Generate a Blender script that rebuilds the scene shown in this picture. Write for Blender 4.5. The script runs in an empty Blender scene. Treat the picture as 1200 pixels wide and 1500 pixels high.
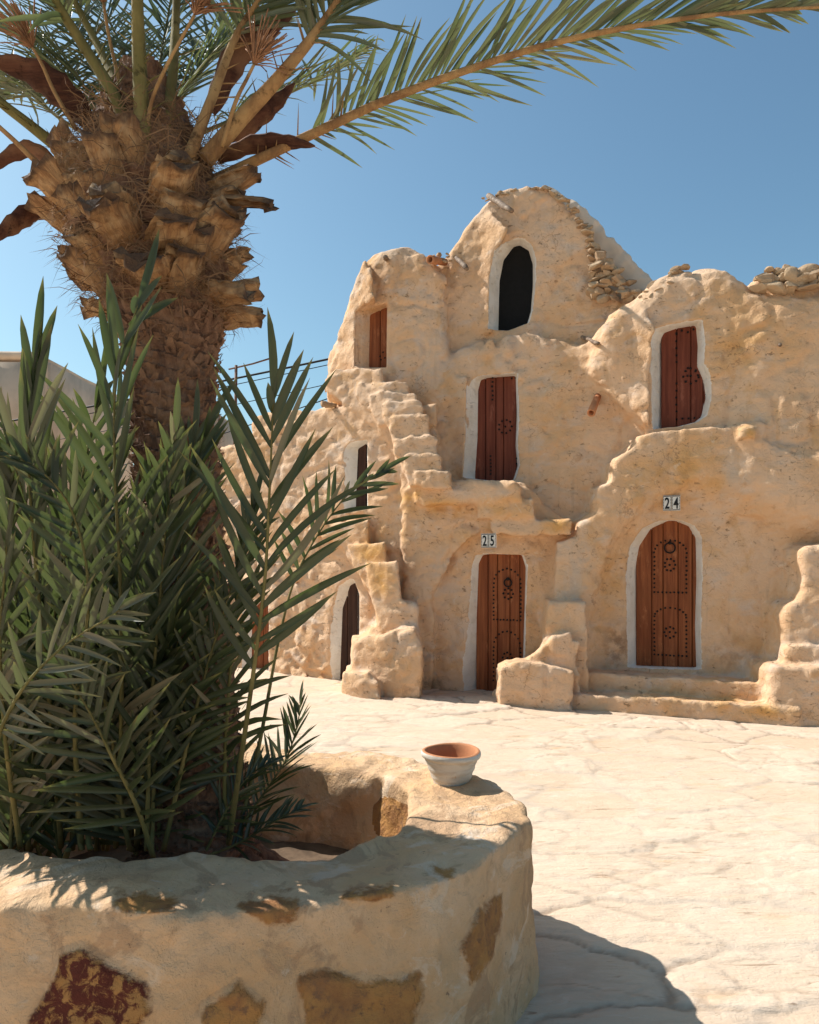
import bpy, bmesh, math, random
import numpy as np
from mathutils import Vector, Matrix

R = math.radians
rng = np.random.default_rng(11)
random.seed(11)
sc = bpy.context.scene
col = sc.collection

# ------------------------------------------------------------------ camera, sky, sun, exposure
FPX, YH, EYE = 1130.0, 800.0, 1.6          # focal length and horizon in pixels of the 1200 x 1500 photograph
cam_d = bpy.data.cameras.new("camera")
cam = bpy.data.objects.new("camera", cam_d); col.objects.link(cam)
cam_d.sensor_fit = 'VERTICAL'; cam_d.sensor_height = 36.0
cam_d.lens = FPX / 1500.0 * 36.0
cam_d.shift_y = (YH - 750.0) / 1500.0
cam_d.clip_end = 2000; cam_d.clip_start = 0.05
cam.location = (0, 0, EYE); cam.rotation_euler = (R(90), 0, 0)
sc.camera = cam

SUN_TRAVEL = Vector((0.911, -0.412, 0)).normalized()
SUN_EL = R(45)
to_sun = Vector((-SUN_TRAVEL.x * math.cos(SUN_EL), -SUN_TRAVEL.y * math.cos(SUN_EL), math.sin(SUN_EL)))
world = bpy.data.worlds.new("World"); sc.world = world; world.use_nodes = True
wn = world.node_tree; wn.nodes.clear()
sky = wn.nodes.new('ShaderNodeTexSky'); sky.sky_type = 'NISHITA'; sky.sun_disc = False
sky.sun_elevation = SUN_EL; sky.sun_rotation = math.atan2(to_sun.x, to_sun.y)
sky.air_density = 1.0; sky.dust_density = 1.8; sky.ozone_density = 1.6
bg = wn.nodes.new('ShaderNodeBackground'); bg.inputs['Strength'].default_value = 0.092
wo = wn.nodes.new('ShaderNodeOutputWorld')
tint = wn.nodes.new('ShaderNodeMix'); tint.data_type = 'RGBA'; tint.blend_type = 'MULTIPLY'; tint.inputs[0].default_value = 1.0
tint.inputs[7].default_value = (0.78, 1.0, 0.98, 1)
wn.links.new(sky.outputs[0], tint.inputs[6]); wn.links.new(tint.outputs[2], bg.inputs[0]); wn.links.new(bg.outputs[0], wo.inputs[0])
sun_d = bpy.data.lights.new("sun", 'SUN'); sun_d.energy = 4.2; sun_d.angle = R(0.53); sun_d.color = (1.0, 0.965, 0.92)
sun = bpy.data.objects.new("sun", sun_d); col.objects.link(sun)
sun.rotation_euler = to_sun.to_track_quat('Z', 'Y').to_euler()
sc.view_settings.view_transform = 'Standard'; sc.view_settings.look = 'None'
sc.view_settings.gamma = 1.0; sc.view_settings.use_curve_mapping = False
sc.view_settings.exposure = 0.66
sc.cycles.max_bounces = 10; sc.cycles.diffuse_bounces = 6

# ------------------------------------------------------------------ helpers
def px(x, y, Y):
    """photograph pixel at distance Y -> world point"""
    return np.array([(x - 600.0) / FPX * Y, Y, EYE - (y - YH) / FPX * Y])

def tag(o, label=None, cat=None, group=None, kind=None):
    if label: o['label'] = label
    if cat: o['category'] = cat
    if group: o['group'] = group
    if kind: o['kind'] = kind
    return o

def empty(name, loc=(0, 0, 0)):
    o = bpy.data.objects.new(name, None); col.objects.link(o); o.location = loc
    o.empty_display_size = 0.1
    return o

def mesh_obj(name, V, F, mat, parent=None, smooth=True, attrs=None, mat_idx=None):
    me = bpy.data.meshes.new(name)
    V = np.asarray(V, dtype=np.float32)
    if isinstance(F, np.ndarray):
        n, k = F.shape
        me.vertices.add(len(V)); me.vertices.foreach_set('co', V.ravel())
        me.loops.add(n * k); me.loops.foreach_set('vertex_index', F.astype(np.int32).ravel())
        me.polygons.add(n); me.polygons.foreach_set('loop_start', np.arange(0, n * k, k, dtype=np.int32))
        try: me.polygons.foreach_set('loop_total', np.full(n, k, dtype=np.int32))
        except Exception: pass
        me.update(calc_edges=True)
    else:
        me.from_pydata(V.tolist(), [], F); me.update()
    mats = mat if isinstance(mat, (list, tuple)) else [mat]
    for m in mats: me.materials.append(m)
    if mat_idx is not None: me.polygons.foreach_set('material_index', np.asarray(mat_idx, dtype=np.int32))
    me.polygons.foreach_set('use_smooth', np.full(len(me.polygons), smooth, dtype=bool))
    if attrs:
        for k_, a in attrs.items():
            at = me.attributes.new(k_, 'FLOAT', 'POINT'); at.data.foreach_set('value', np.asarray(a, dtype=np.float32))
    me.validate(); me.update()
    o = bpy.data.objects.new(name, me); col.objects.link(o)
    if parent is not None:
        o.parent = parent
        if parent.parent is None: o.matrix_parent_inverse = Matrix.Translation(-Vector(parent.location))
    return o

class MB:
    """collects geometry"""
    def __init__(s): s.V = []; s.F = []; s.n = 0
    def add(s, V, F):
        V = np.asarray(V, dtype=float); s.V.append(V)
        s.F.extend([[i + s.n for i in f] for f in F]); s.n += len(V)
    def build(s, name, mat, parent=None, smooth=True, attrs=None):
        return mesh_obj(name, np.concatenate(s.V), s.F, mat, parent, smooth, attrs)
    def tube(s, P, r, n=8, cap=True, squash=None):
        P = np.asarray(P, dtype=float); m = len(P)
        r = np.broadcast_to(np.asarray(r, dtype=float), (m,))
        T = np.gradient(P, axis=0); T /= np.linalg.norm(T, axis=1)[:, None] + 1e-9
        up = np.array([0.0, 0.3, 1.0]) if abs(T[0][2]) < 0.8 else np.array([1.0, 0.2, 0.0])
        V = []
        for i in range(m):
            a = up - T[i] * up.dot(T[i]); a /= np.linalg.norm(a); b = np.cross(T[i], a); up = a
            for j in range(n):
                t = 2 * math.pi * j / n
                V.append(P[i] + r[i] * (a * math.cos(t) * (squash or 1) + b * math.sin(t)))
        F = [[i * n + j, i * n + (j + 1) % n, (i + 1) * n + (j + 1) % n, (i + 1) * n + j] for i in range(m - 1) for j in range(n)]
        if cap: F += [list(range(n))[::-1], list(range((m - 1) * n, m * n))]
        s.add(V, F)

def smooth_path(P, n):
    """Catmull-Rom through P, n samples"""
    P = np.asarray(P, dtype=float)
    Q = np.vstack([2 * P[0] - P[1], P, 2 * P[-1] - P[-2]])
    out = []
    for t in np.linspace(0, len(P) - 1 - 1e-6, n):
        i = int(t); f = t - i
        a, b, c, d = Q[i], Q[i + 1], Q[i + 2], Q[i + 3]
        out.append(0.5 * (2 * b + (c - a) * f + (2 * a - 5 * b + 4 * c - d) * f * f + (3 * b - a - 3 * c + d) * f ** 3))
    return np.array(out)

_tab = np.random.default_rng(5).random(1 << 16).astype(np.float32)
def vnoise(P, scale, seed=0):
    """value noise in -1..1 at points P (N,3)"""
    Q = np.asarray(P, dtype=np.float64) * scale + 1000.0 + seed * 17.31
    I = np.floor(Q).astype(np.int64); f = Q - I; f = f * f * (3 - 2 * f)
    r = 0
    for dx in (0, 1):
        for dy in (0, 1):
            for dz in (0, 1):
                h = ((I[:, 0] + dx) * 73856093) ^ ((I[:, 1] + dy) * 19349663) ^ ((I[:, 2] + dz) * 83492791) ^ (seed * 2654435)
                w = (f[:, 0] if dx else 1 - f[:, 0]) * (f[:, 1] if dy else 1 - f[:, 1]) * (f[:, 2] if dz else 1 - f[:, 2])
                r = r + w * _tab[h & 0xffff]
    return r * 2 - 1

def fbm(P, scale, seed=0, oct=3):
    r = 0; a = 1.0
    for i in range(oct): r = r + a * vnoise(P, scale * 2 ** i, seed + i * 7); a *= 0.5
    return r / 1.75

def smin(a, b, k):
    h = np.maximum(k - np.abs(a - b), 0) / k
    return np.minimum(a, b) - h * h * k * 0.25
def smax(a, b, k): return -smin(-a, -b, k)

def poly_sdf(PX, PZ, poly):
    """signed distance to polygon on arrays PX, PZ (negative inside)"""
    poly = np.asarray(poly, dtype=np.float32); n = len(poly)
    d = np.full(PX.shape, 1e9, dtype=np.float32); inside = np.zeros(PX.shape, dtype=bool)
    for i in range(n):
        a = poly[i]; b = poly[(i + 1) % n]
        ex, ez = b - a; wx = PX - a[0]; wz = PZ - a[1]
        t = np.clip((wx * ex + wz * ez) / (ex * ex + ez * ez + 1e-12), 0, 1)
        d = np.minimum(d, (wx - ex * t) ** 2 + (wz - ez * t) ** 2)
        c = ((a[1] <= PZ) & (b[1] > PZ)) | ((b[1] <= PZ) & (a[1] > PZ))
        with np.errstate(divide='ignore', invalid='ignore'):
            xi = a[0] + (PZ - a[1]) / (ez if abs(ez) > 1e-12 else 1e-12) * ex
        inside ^= c & (PX < xi)
    d = np.sqrt(d)
    return np.where(inside, -d, d).astype(np.float32)

def grid_noise(shape, h, wavelength, seed, org=(0, 0, 0)):
    """smooth value noise on a whole grid via separable interpolation"""
    r = np.random.default_rng(seed)
    mats = []; lat = []
    for ax, n in enumerate(shape):
        wl = wavelength[ax] if isinstance(wavelength, (tuple, list)) else wavelength
        q = np.arange(n) * h / wl; m = int(q[-1]) + 2
        I = q.astype(int); f = q - I; f = f * f * (3 - 2 * f)
        M = np.zeros((n, m), dtype=np.float32); M[np.arange(n), I] = 1 - f; M[np.arange(n), I + 1] += f
        mats.append(M); lat.append(m)
    L = (r.random(lat).astype(np.float32) * 2 - 1)
    L = np.tensordot(mats[0], L, axes=(1, 0))
    L = np.einsum('yb,xbc->xyc', mats[1], L, optimize=True)
    return np.ascontiguousarray(L @ mats[2].T)

def surface_nets(D):
    """D: 3-D signed distances -> vertices in grid units, quads"""
    S = D < 0
    nx, ny, nz = D.shape
    cnt = np.zeros((nx - 1, ny - 1, nz - 1), dtype=np.int8)
    for dx in (0, 1):
        for dy in (0, 1):
            for dz in (0, 1):
                cnt += S[dx:nx - 1 + dx, dy:ny - 1 + dy, dz:nz - 1 + dz]
    act = (cnt > 0) & (cnt < 8)
    I = np.argwhere(act)
    idx = np.full(act.shape, -1, dtype=np.int32); idx[act] = np.arange(len(I))
    corner = {}
    for c in range(8):
        o = np.array([c & 1, (c >> 1) & 1, (c >> 2) & 1])
        J = I + o; corner[c] = D[J[:, 0], J[:, 1], J[:, 2]]
    acc = np.zeros((len(I), 3)); num = np.zeros(len(I))
    for c in range(8):
        for ax in range(3):
            if c & (1 << ax): continue
            c2 = c | (1 << ax)
            a, b = corner[c], corner[c2]
            m = (a < 0) != (b < 0)
            t = np.where(m, a / np.where(m, a - b, 1), 0)
            p = np.array([c & 1, (c >> 1) & 1, (c >> 2) & 1], dtype=float)[None, :].repeat(len(I), 0)
            p[:, ax] += t
            acc[m] += p[m]; num[m] += 1
    V = I + acc / num[:, None]
    F = []
    for ax in range(3):
        o = [0, 1, 2]; o.remove(ax); b, c = o
        sl0 = [slice(None)] * 3; sl1 = [slice(None)] * 3
        sl0[ax] = slice(0, -1); sl1[ax] = slice(1, None)
        A = S[tuple(sl0)]; B = S[tuple(sl1)]
        E = np.argwhere(A != B)
        k = (E[:, b] > 0) & (E[:, c] > 0) & (E[:, b] < D.shape[b] - 1) & (E[:, c] < D.shape[c] - 1)
        E = E[k]; ins = A[E[:, 0], E[:, 1], E[:, 2]]
        q = []
        for db, dc in ((-1, -1), (0, -1), (0, 0), (-1, 0)):
            J = E.copy(); J[:, b] += db; J[:, c] += dc
            q.append(idx[J[:, 0], J[:, 1], J[:, 2]])
        q = np.stack(q, 1)
        flip = ins if ax != 1 else ~ins
        q[~flip] = q[~flip][:, ::-1]
        F.append(q)
    return V, np.concatenate(F)

# ------------------------------------------------------------------ materials
class NT:
    def __init__(s, name):
        s.m = bpy.data.materials.new(name); s.m.use_nodes = True
        s.t = s.m.node_tree; s.n = s.t.nodes; s.l = s.t.links; s.n.clear()
        s.out = s.n.new('ShaderNodeOutputMaterial')
        s.b = s.n.new('ShaderNodeBsdfPrincipled'); s.l.new(s.b.outputs[0], s.out.inputs[0])
        s.tc = s.n.new('ShaderNodeTexCoord')
    def put(s, sock, v):
        if hasattr(v, 'is_output'): s.l.new(v, sock)
        else: sock.default_value = v
    def co(s, scale=(1, 1, 1), kind='Object'):
        m = s.n.new('ShaderNodeMapping'); m.inputs['Scale'].default_value = scale
        s.l.new(s.tc.outputs[kind], m.inputs[0]); return m.outputs[0]
    def noise(s, scale, detail=4, rough=0.55, co=None, dist=0.0):
        n = s.n.new('ShaderNodeTexNoise'); n.inputs['Scale'].default_value = scale
        n.inputs['Detail'].default_value = detail; n.inputs['Roughness'].default_value = rough
        n.inputs['Distortion'].default_value = dist
        s.l.new(co if co is not None else s.tc.outputs['Object'], n.inputs['Vector']); return n.outputs[0]
    def voro(s, scale, co=None, feature='F1', out='Distance'):
        n = s.n.new('ShaderNodeTexVoronoi'); n.feature = feature; n.inputs['Scale'].default_value = scale
        s.l.new(co if co is not None else s.tc.outputs['Object'], n.inputs['Vector']); return n.outputs[out]
    def ramp(s, f, a, b, lo=0.0, hi=1.0):
        n = s.n.new('ShaderNodeMapRange'); n.interpolation_type = 'SMOOTHSTEP'
        s.put(n.inputs['Value'], f); n.inputs['From Min'].default_value = a; n.inputs['From Max'].default_value = b
        n.inputs['To Min'].default_value = lo; n.inputs['To Max'].default_value = hi; return n.outputs[0]
    def mix(s, f, a, b, mode='MIX'):
        n = s.n.new('ShaderNodeMix'); n.data_type = 'RGBA'; n.blend_type = mode
        s.put(n.inputs[0], f)
        for i, v in ((6, a), (7, b)):
            if not hasattr(v, 'is_output'): v = (*v, 1.0)
            s.put(n.inputs[i], v)
        return n.outputs[2]
    def math(s, op, a, b=0.0):
        n = s.n.new('ShaderNodeMath'); n.operation = op; s.put(n.inputs[0], a); s.put(n.inputs[1], b); return n.outputs[0]
    def attr(s, name):
        n = s.n.new('ShaderNodeAttribute'); n.attribute_name = name; return n.outputs['Fac']
    def bump(s, h, strength=0.5, dist=0.01, prev=None):
        n = s.n.new('ShaderNodeBump'); n.inputs['Strength'].default_value = strength; n.inputs['Distance'].default_value = dist
        s.l.new(h, n.inputs['Height'])
        if prev is not None: s.l.new(prev, n.inputs['Normal'])
        return n.outputs[0]
    def done(s, color, rough=0.85, normal=None, spec=0.25):
        s.put(s.b.inputs['Base Color'], color if hasattr(color, 'is_output') else (*color, 1.0))
        s.put(s.b.inputs['Roughness'], rough); s.b.inputs['Specular IOR Level'].default_value = spec
        if normal is not None: s.l.new(normal, s.b.inputs['Normal'])
        return s.m

def plaster_material():
    t = NT("mud_plaster")
    c = t.mix(t.ramp(t.noise(1.3, 5), 0.38, 0.66), (0.66, 0.445, 0.285), (0.63, 0.39, 0.215))
    c = t.mix(t.ramp(t.noise(3.1, 4, co=t.co((1, 1, 1.6))), 0.50, 0.72), c, (0.61, 0.455, 0.335))
    c = t.mix(t.ramp(t.noise(2.1, 6, 0.62, dist=0.7), 0.54, 0.68, 0, 0.7), c, (0.575, 0.335, 0.155))
    c = t.mix(t.ramp(t.noise(1.7, 6, 0.65, co=t.co((1.3, 1.3, 0.8)), dist=0.5), 0.55, 0.70, 0, 0.6), c, (0.50, 0.40, 0.315))
    oc = t.math('MULTIPLY', t.attr('ochre'), t.ramp(t.noise(4.0, 4), 0.25, 0.6))
    c = t.mix(oc, c, (0.60, 0.32, 0.10))
    c = t.mix(t.ramp(t.noise(6.5, 6, 0.7), 0.58, 0.72, 0, 0.6), c, (0.44, 0.255, 0.13))
    # chips where aggregate shows through: clustered flecks
    chip = t.math('MULTIPLY', t.ramp(t.noise(17, 5, 0.72, co=t.co((1, 1, 1.9)), dist=0.6), 0.605, 0.665), t.ramp(t.noise(2.3, 2), 0.42, 0.55))
    c = t.mix(t.math('MULTIPLY', chip, 0.75), c, (0.27, 0.165, 0.085))
    pale = t.ramp(t.noise(9, 5, 0.65, dist=0.8), 0.60, 0.72, 0, 0.5)
    c = t.mix(pale, c, (0.68, 0.55, 0.41))
    c = t.mix(t.math('MULTIPLY', t.attr('dark_patch'), t.ramp(t.noise(7, 5, 0.65), 0.42, 0.62)), c, (0.22, 0.125, 0.07))
    vm = t.n.new('ShaderNodeVectorMath'); vm.operation = 'ADD'
    nv = t.n.new('ShaderNodeTexNoise'); nv.inputs['Scale'].default_value = 2.5; nv.inputs['Detail'].default_value = 5
    t.l.new(t.tc.outputs['Object'], nv.inputs['Vector']); t.l.new(t.tc.outputs['Object'], vm.inputs[0]); t.l.new(nv.outputs['Color'], vm.inputs[1])
    ed = t.voro(1.7, vm.outputs[0], 'DISTANCE_TO_EDGE')
    hair = t.math('MULTIPLY', t.ramp(ed, 0.003, 0.010, 1, 0), t.ramp(t.noise(1.9, 3), 0.50, 0.60))
    c = t.mix(t.math('MULTIPLY', hair, 0.55), c, (0.30, 0.18, 0.10))
    streak = t.math('MULTIPLY', t.ramp(t.noise(1.0, 5, 0.65, co=t.co((9, 9, 0.7)), dist=0.3), 0.54, 0.68), t.ramp(t.noise(1.2, 2), 0.45, 0.6))
    c = t.mix(t.math('MULTIPLY', streak, 0.35), c, (0.42, 0.29, 0.19))
    we = t.math('ADD', t.attr('white'), t.math('MULTIPLY', t.math('SUBTRACT', t.noise(16, 6, 0.7, dist=0.6), 0.5), 0.045))
    wm = t.ramp(we, 0.012, 0.022)
    wc = t.mix(t.ramp(t.noise(5, 5), 0.4, 0.7), (0.80, 0.745, 0.67), (0.73, 0.65, 0.55))
    wc = t.mix(t.ramp(t.noise(12, 5, 0.7), 0.60, 0.70, 0, 0.6), wc, (0.55, 0.42, 0.29))
    c = t.mix(wm, c, wc)
    fine = t.noise(55, 4, 0.6); mid = t.noise(14, 5, 0.6, dist=0.4)
    lump = t.noise(7, 6, 0.62, co=t.co((1, 1, 1.3)), dist=0.9)
    flake = t.ramp(t.noise(10, 6, 0.7, dist=1.1), 0.50, 0.58)
    b = t.bump(lump, 0.32, 0.05)
    b = t.bump(flake, 0.28, 0.015, b)
    b = t.bump(mid, 0.45, 0.028, b)
    b = t.bump(t.math('MULTIPLY', chip, -1.0), 0.7, 0.015, b)
    b = t.bump(hair, -0.5, 0.01, b) if False else b
    b = t.bump(fine, 0.5, 0.011, b)
    return t.done(c, 0.93, b, 0.15)

def whitewash_material():
    t = NT("whitewash")
    c = t.mix(t.ramp(t.noise(5, 5), 0.4, 0.7), (0.80, 0.745, 0.67), (0.73, 0.65, 0.55))
    c = t.mix(t.ramp(t.noise(12, 5, 0.7), 0.60, 0.70, 0, 0.6), c, (0.52, 0.39, 0.26))
    b = t.bump(t.noise(12, 5), 0.5, 0.02)
    return t.done(c, 0.9, t.bump(t.noise(60, 3), 0.25, 0.006, b), 0.2)

def wood_material(name, base, dark, ax=2):
    t = NT(name)
    s1 = [22, 22, 22]; s1[ax] = 1.2
    s2 = [90, 90, 90]; s2[ax] = 3.0
    g = t.noise(1.0, 5, 0.6, co=t.co(tuple(s1)), dist=0.5); h = t.noise(1.0, 3, 0.6, co=t.co(tuple(s2)))
    c = t.mix(t.ramp(g, 0.35, 0.65), base, dark)
    c = t.mix(t.ramp(t.noise(2.2, 3), 0.42, 0.7, 0, 0.6), c, tuple(0.72 * v for v in base))
    c = t.mix(t.ramp(h, 0.55, 0.7, 0, 0.4), c, tuple(0.5 * v for v in dark))
    wear = t.math('MULTIPLY', t.ramp(t.noise(9, 6, 0.75, co=t.co((1, 1, 0.35))), 0.56, 0.70), 0.45)
    c = t.mix(wear, c, (base[0] * 1.5 + 0.05, base[1] * 1.9 + 0.03, base[2] * 2.2 + 0.02))
    return t.done(c, t.ramp(g, 0.3, 0.7, 0.6, 0.8), t.bump(h, 0.5, 0.005), 0.2)

def flat_material(name, c, rough=0.6, metal=0.0, var=0.15, scale=20, bump=0.2):
    t = NT(name)
    cc = t.mix(t.ramp(t.noise(scale, 4), 0.35, 0.7), c, tuple(v * (1 - 2.2 * var) for v in c))
    t.b.inputs['Metallic'].default_value = metal
    return t.done(cc, rough, t.bump(t.noise(scale * 3, 3), bump, 0.005))

def stone_material(name="rubble_stone", base=(0.45, 0.32, 0.20), alt=(0.36, 0.235, 0.14)):
    t = NT(name)
    c = t.mix(t.ramp(t.noise(5, 2), 0.38, 0.62), base, alt)
    c = t.mix(t.ramp(t.noise(14, 5, 0.7), 0.55, 0.7, 0, 0.7), c, (0.55, 0.43, 0.30))
    b = t.bump(t.noise(25, 5, 0.65), 0.7, 0.02)
    return t.done(c, 0.92, b, 0.15)

def planter_material():
    t = NT("planter_plaster")
    c = t.mix(t.ramp(t.noise(3.0, 5, dist=0.5), 0.35, 0.65), (0.70, 0.47, 0.285), (0.62, 0.385, 0.205))
    c = t.mix(t.ramp(t.noise(7, 6, 0.7, dist=1.2), 0.52, 0.66, 0, 0.6), c, (0.50, 0.33, 0.20))
    c = t.mix(t.ramp(t.noise(10, 5, 0.65, dist=1.0), 0.60, 0.70, 0, 0.7), c, (0.70, 0.53, 0.375))
    c = t.mix(t.ramp(t.noise(4.5, 6, 0.62, co=t.co((1, 1, 0.7)), dist=1.6), 0.53, 0.60, 0, 0.75), c, (0.47, 0.29, 0.165))
    c = t.mix(t.ramp(t.noise(3.6, 6, 0.62, co=t.co((0.8, 0.8, 1.3)), dist=1.4), 0.55, 0.63, 0, 0.7), c, (0.73, 0.56, 0.40))
    edge = t.noise(5.5, 7, 0.68, dist=0.3)
    def mask(a, soft=0.03):
        v = t.math('ADD', t.attr(a), t.math('MULTIPLY', t.math('SUBTRACT', edge, 0.5), 0.20))
        return t.ramp(v, 0.0, soft)
    st = t.mix(t.ramp(t.noise(6, 5, 0.7), 0.38, 0.62), (0.47, 0.235, 0.08), (0.33, 0.155, 0.065))
    st = t.mix(t.ramp(t.noise(26, 5, 0.7), 0.52, 0.68), st, (0.24, 0.13, 0.07))
    c = t.mix(mask('ochre'), c, st)
    red = t.mix(t.ramp(t.noise(20, 6, 0.72, dist=0.6), 0.47, 0.58), (0.115, 0.032, 0.022), (0.42, 0.215, 0.075))
    c = t.mix(mask('dark_patch'), c, red)
    c = t.mix(t.math('MULTIPLY', t.attr('lime'), t.ramp(t.noise(16, 5, 0.7), 0.45, 0.6)), c, (0.72, 0.66, 0.58))
    dk = t.ramp(t.noise(38, 4, 0.7), 0.66, 0.72, 0, 0.7)
    c = t.mix(dk, c, (0.2, 0.12, 0.07))
    b = t.bump(t.noise(5, 6, 0.6, dist=0.5), 0.5, 0.06)
    b = t.bump(t.ramp(t.noise(8, 5, 0.65, dist=0.9), 0.48, 0.56), 0.25, 0.010, b)
    b = t.bump(t.noise(26, 6, 0.72), 0.7, 0.018, b)
    b = t.bump(t.noise(90, 4, 0.7), 0.6, 0.006, b)
    b = t.bump(t.math('ADD', mask('ochre', 0.05), mask('dark_patch', 0.05)), 0.6, 0.012, b)
    return t.done(c, 0.93, b, 0.15)

def pavement_material():
    t = NT("flagstones")
    c = t.mix(t.attr('cell'), (0.60, 0.445, 0.31), (0.665, 0.525, 0.395))
    c = t.mix(t.ramp(t.noise(2.4, 5, dist=0.6), 0.45, 0.7, 0, 0.7), c, (0.655, 0.52, 0.39))
    c = t.mix(t.ramp(t.noise(3.7, 4, co=t.co((0.6, 1.4, 1))), 0.58, 0.74, 0, 0.7), c, (0.60, 0.385, 0.225))
    c = t.mix(t.ramp(t.noise(9, 6, 0.7, co=t.co((0.5, 1.3, 1)), dist=0.8), 0.55, 0.70, 0, 0.5), c, (0.70, 0.60, 0.485))
    cr = t.attr('crack')
    mortar = t.ramp(t.noise(1.7, 3), 0.35, 0.6)
    c = t.mix(t.math('MULTIPLY', cr, t.ramp(t.noise(3.1, 3), 0.35, 0.6, 0.35, 0.85)), c, (0.53, 0.43, 0.335))
    deep = t.attr('deep')
    c = t.mix(t.math('MULTIPLY', deep, 0.6), c, (0.24, 0.155, 0.095))
    dash = t.math('MULTIPLY', t.ramp(t.noise(1.0, 4, 0.6, co=t.co((5, 34, 1)), dist=0.8), 0.61, 0.68), t.ramp(t.noise(2.7, 3), 0.44, 0.6))
    c = t.mix(t.math('MULTIPLY', dash, 0.75), c, (0.27, 0.165, 0.10))
    c = t.mix(t.ramp(t.noise(1.0, 5, 0.65, co=t.co((4, 16, 1)), dist=1.0), 0.50, 0.66, 0, 0.5), c, (0.56, 0.415, 0.29))
    pits = t.ramp(t.noise(48, 4, 0.7, co=t.co((0.5, 1.2, 1))), 0.66, 0.72, 0, 0.5)
    c = t.mix(pits, c, (0.36, 0.25, 0.16))
    b = t.bump(t.noise(9, 6, 0.65, co=t.co((0.6, 1.3, 1)), dist=0.4), 0.5, 0.028)
    b = t.bump(t.noise(1.0, 5, 0.65, co=t.co((7, 26, 1)), dist=0.8), 0.5, 0.014, b)
    b = t.bump(dash, -0.6, 0.01, b) if False else b
    b = t.bump(t.noise(70, 4, 0.7), 0.45, 0.007, b)
    return t.done(c, 0.88, b, 0.2)

def leaf_material(name, c1, c2, trans=0.25, rough=0.42):
    t = NT(name)
    c = t.mix(t.ramp(t.noise(3.0, 3), 0.35, 0.65), c1, c2)
    c = t.mix(t.math('MULTIPLY', t.attr('tone'), 0.7), c, (c2[0] * 1.35, c2[1] * 1.2, c2[2] * 1.3))
    c = t.mix(t.ramp(t.attr('tone'), 0.0, 0.4, 0.55, 0.0), c, (c1[0] * 0.45, c1[1] * 0.5, c1[2] * 0.6))
    c = t.mix(t.ramp(t.attr('tip'), 0.78, 1.0, 0, 0.85), c, (0.27, 0.22, 0.06))  # yellow ends paint in sunlight glowing through the leaflet tips
    c = t.mix(t.math('MULTIPLY', t.attr('dry'), 0.85), c, (0.26, 0.21, 0.135))
    t.done(c, rough, None, 0.45)
    tr = t.n.new('ShaderNodeBsdfTranslucent'); t.l.new(t.mix(0.5, c, (0.16, 0.22, 0.04)), tr.inputs[0])
    ms = t.n.new('ShaderNodeMixShader'); ms.inputs[0].default_value = trans
    t.l.new(t.b.outputs[0], ms.inputs[1]); t.l.new(tr.outputs[0], ms.inputs[2]); t.l.new(ms.outputs[0], t.out.inputs[0])
    return t.m

def fibre_wood_material(name, base, dark, pale, ax=2, k=1.0):
    t = NT(name)
    s1 = [55, 55, 55]; s1[ax] = 4
    g = t.noise(k, 6, 0.7, co=t.co(tuple(s1)), dist=0.4)
    c = t.mix(t.ramp(g, 0.38, 0.62), base, dark)
    oi = t.n.new('ShaderNodeObjectInfo')
    c = t.mix(t.math('MULTIPLY', oi.outputs['Random'], 0.5), c, tuple(0.5 * v for v in dark)) if name == 'cut_leaf_base' else c
    if name == 'cut_leaf_base': c = t.mix(t.ramp(t.math('ADD', t.attr('tip'), t.math('MULTIPLY', t.noise(20, 4), 0.3)), 1.0, 1.14, 0, 0.85), c, (0.07, 0.045, 0.033)); c = t.mix(t.ramp(t.attr('tip'), 0.0, 0.4, 0.7, 0.0), c, (0.10, 0.05, 0.028))  # darkened toward the root: crevice shade between leaf bases put in the colour
    c = t.mix(t.ramp(t.noise(7, 4), 0.45, 0.7), c, pale)
    c = t.mix(t.ramp(t.noise(11, 5, 0.7), 0.58, 0.7, 0, 0.9), c, tuple(0.35 * v for v in dark))
    return t.done(c, 0.85, t.bump(g, 0.9, 0.012), 0.2)

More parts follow.
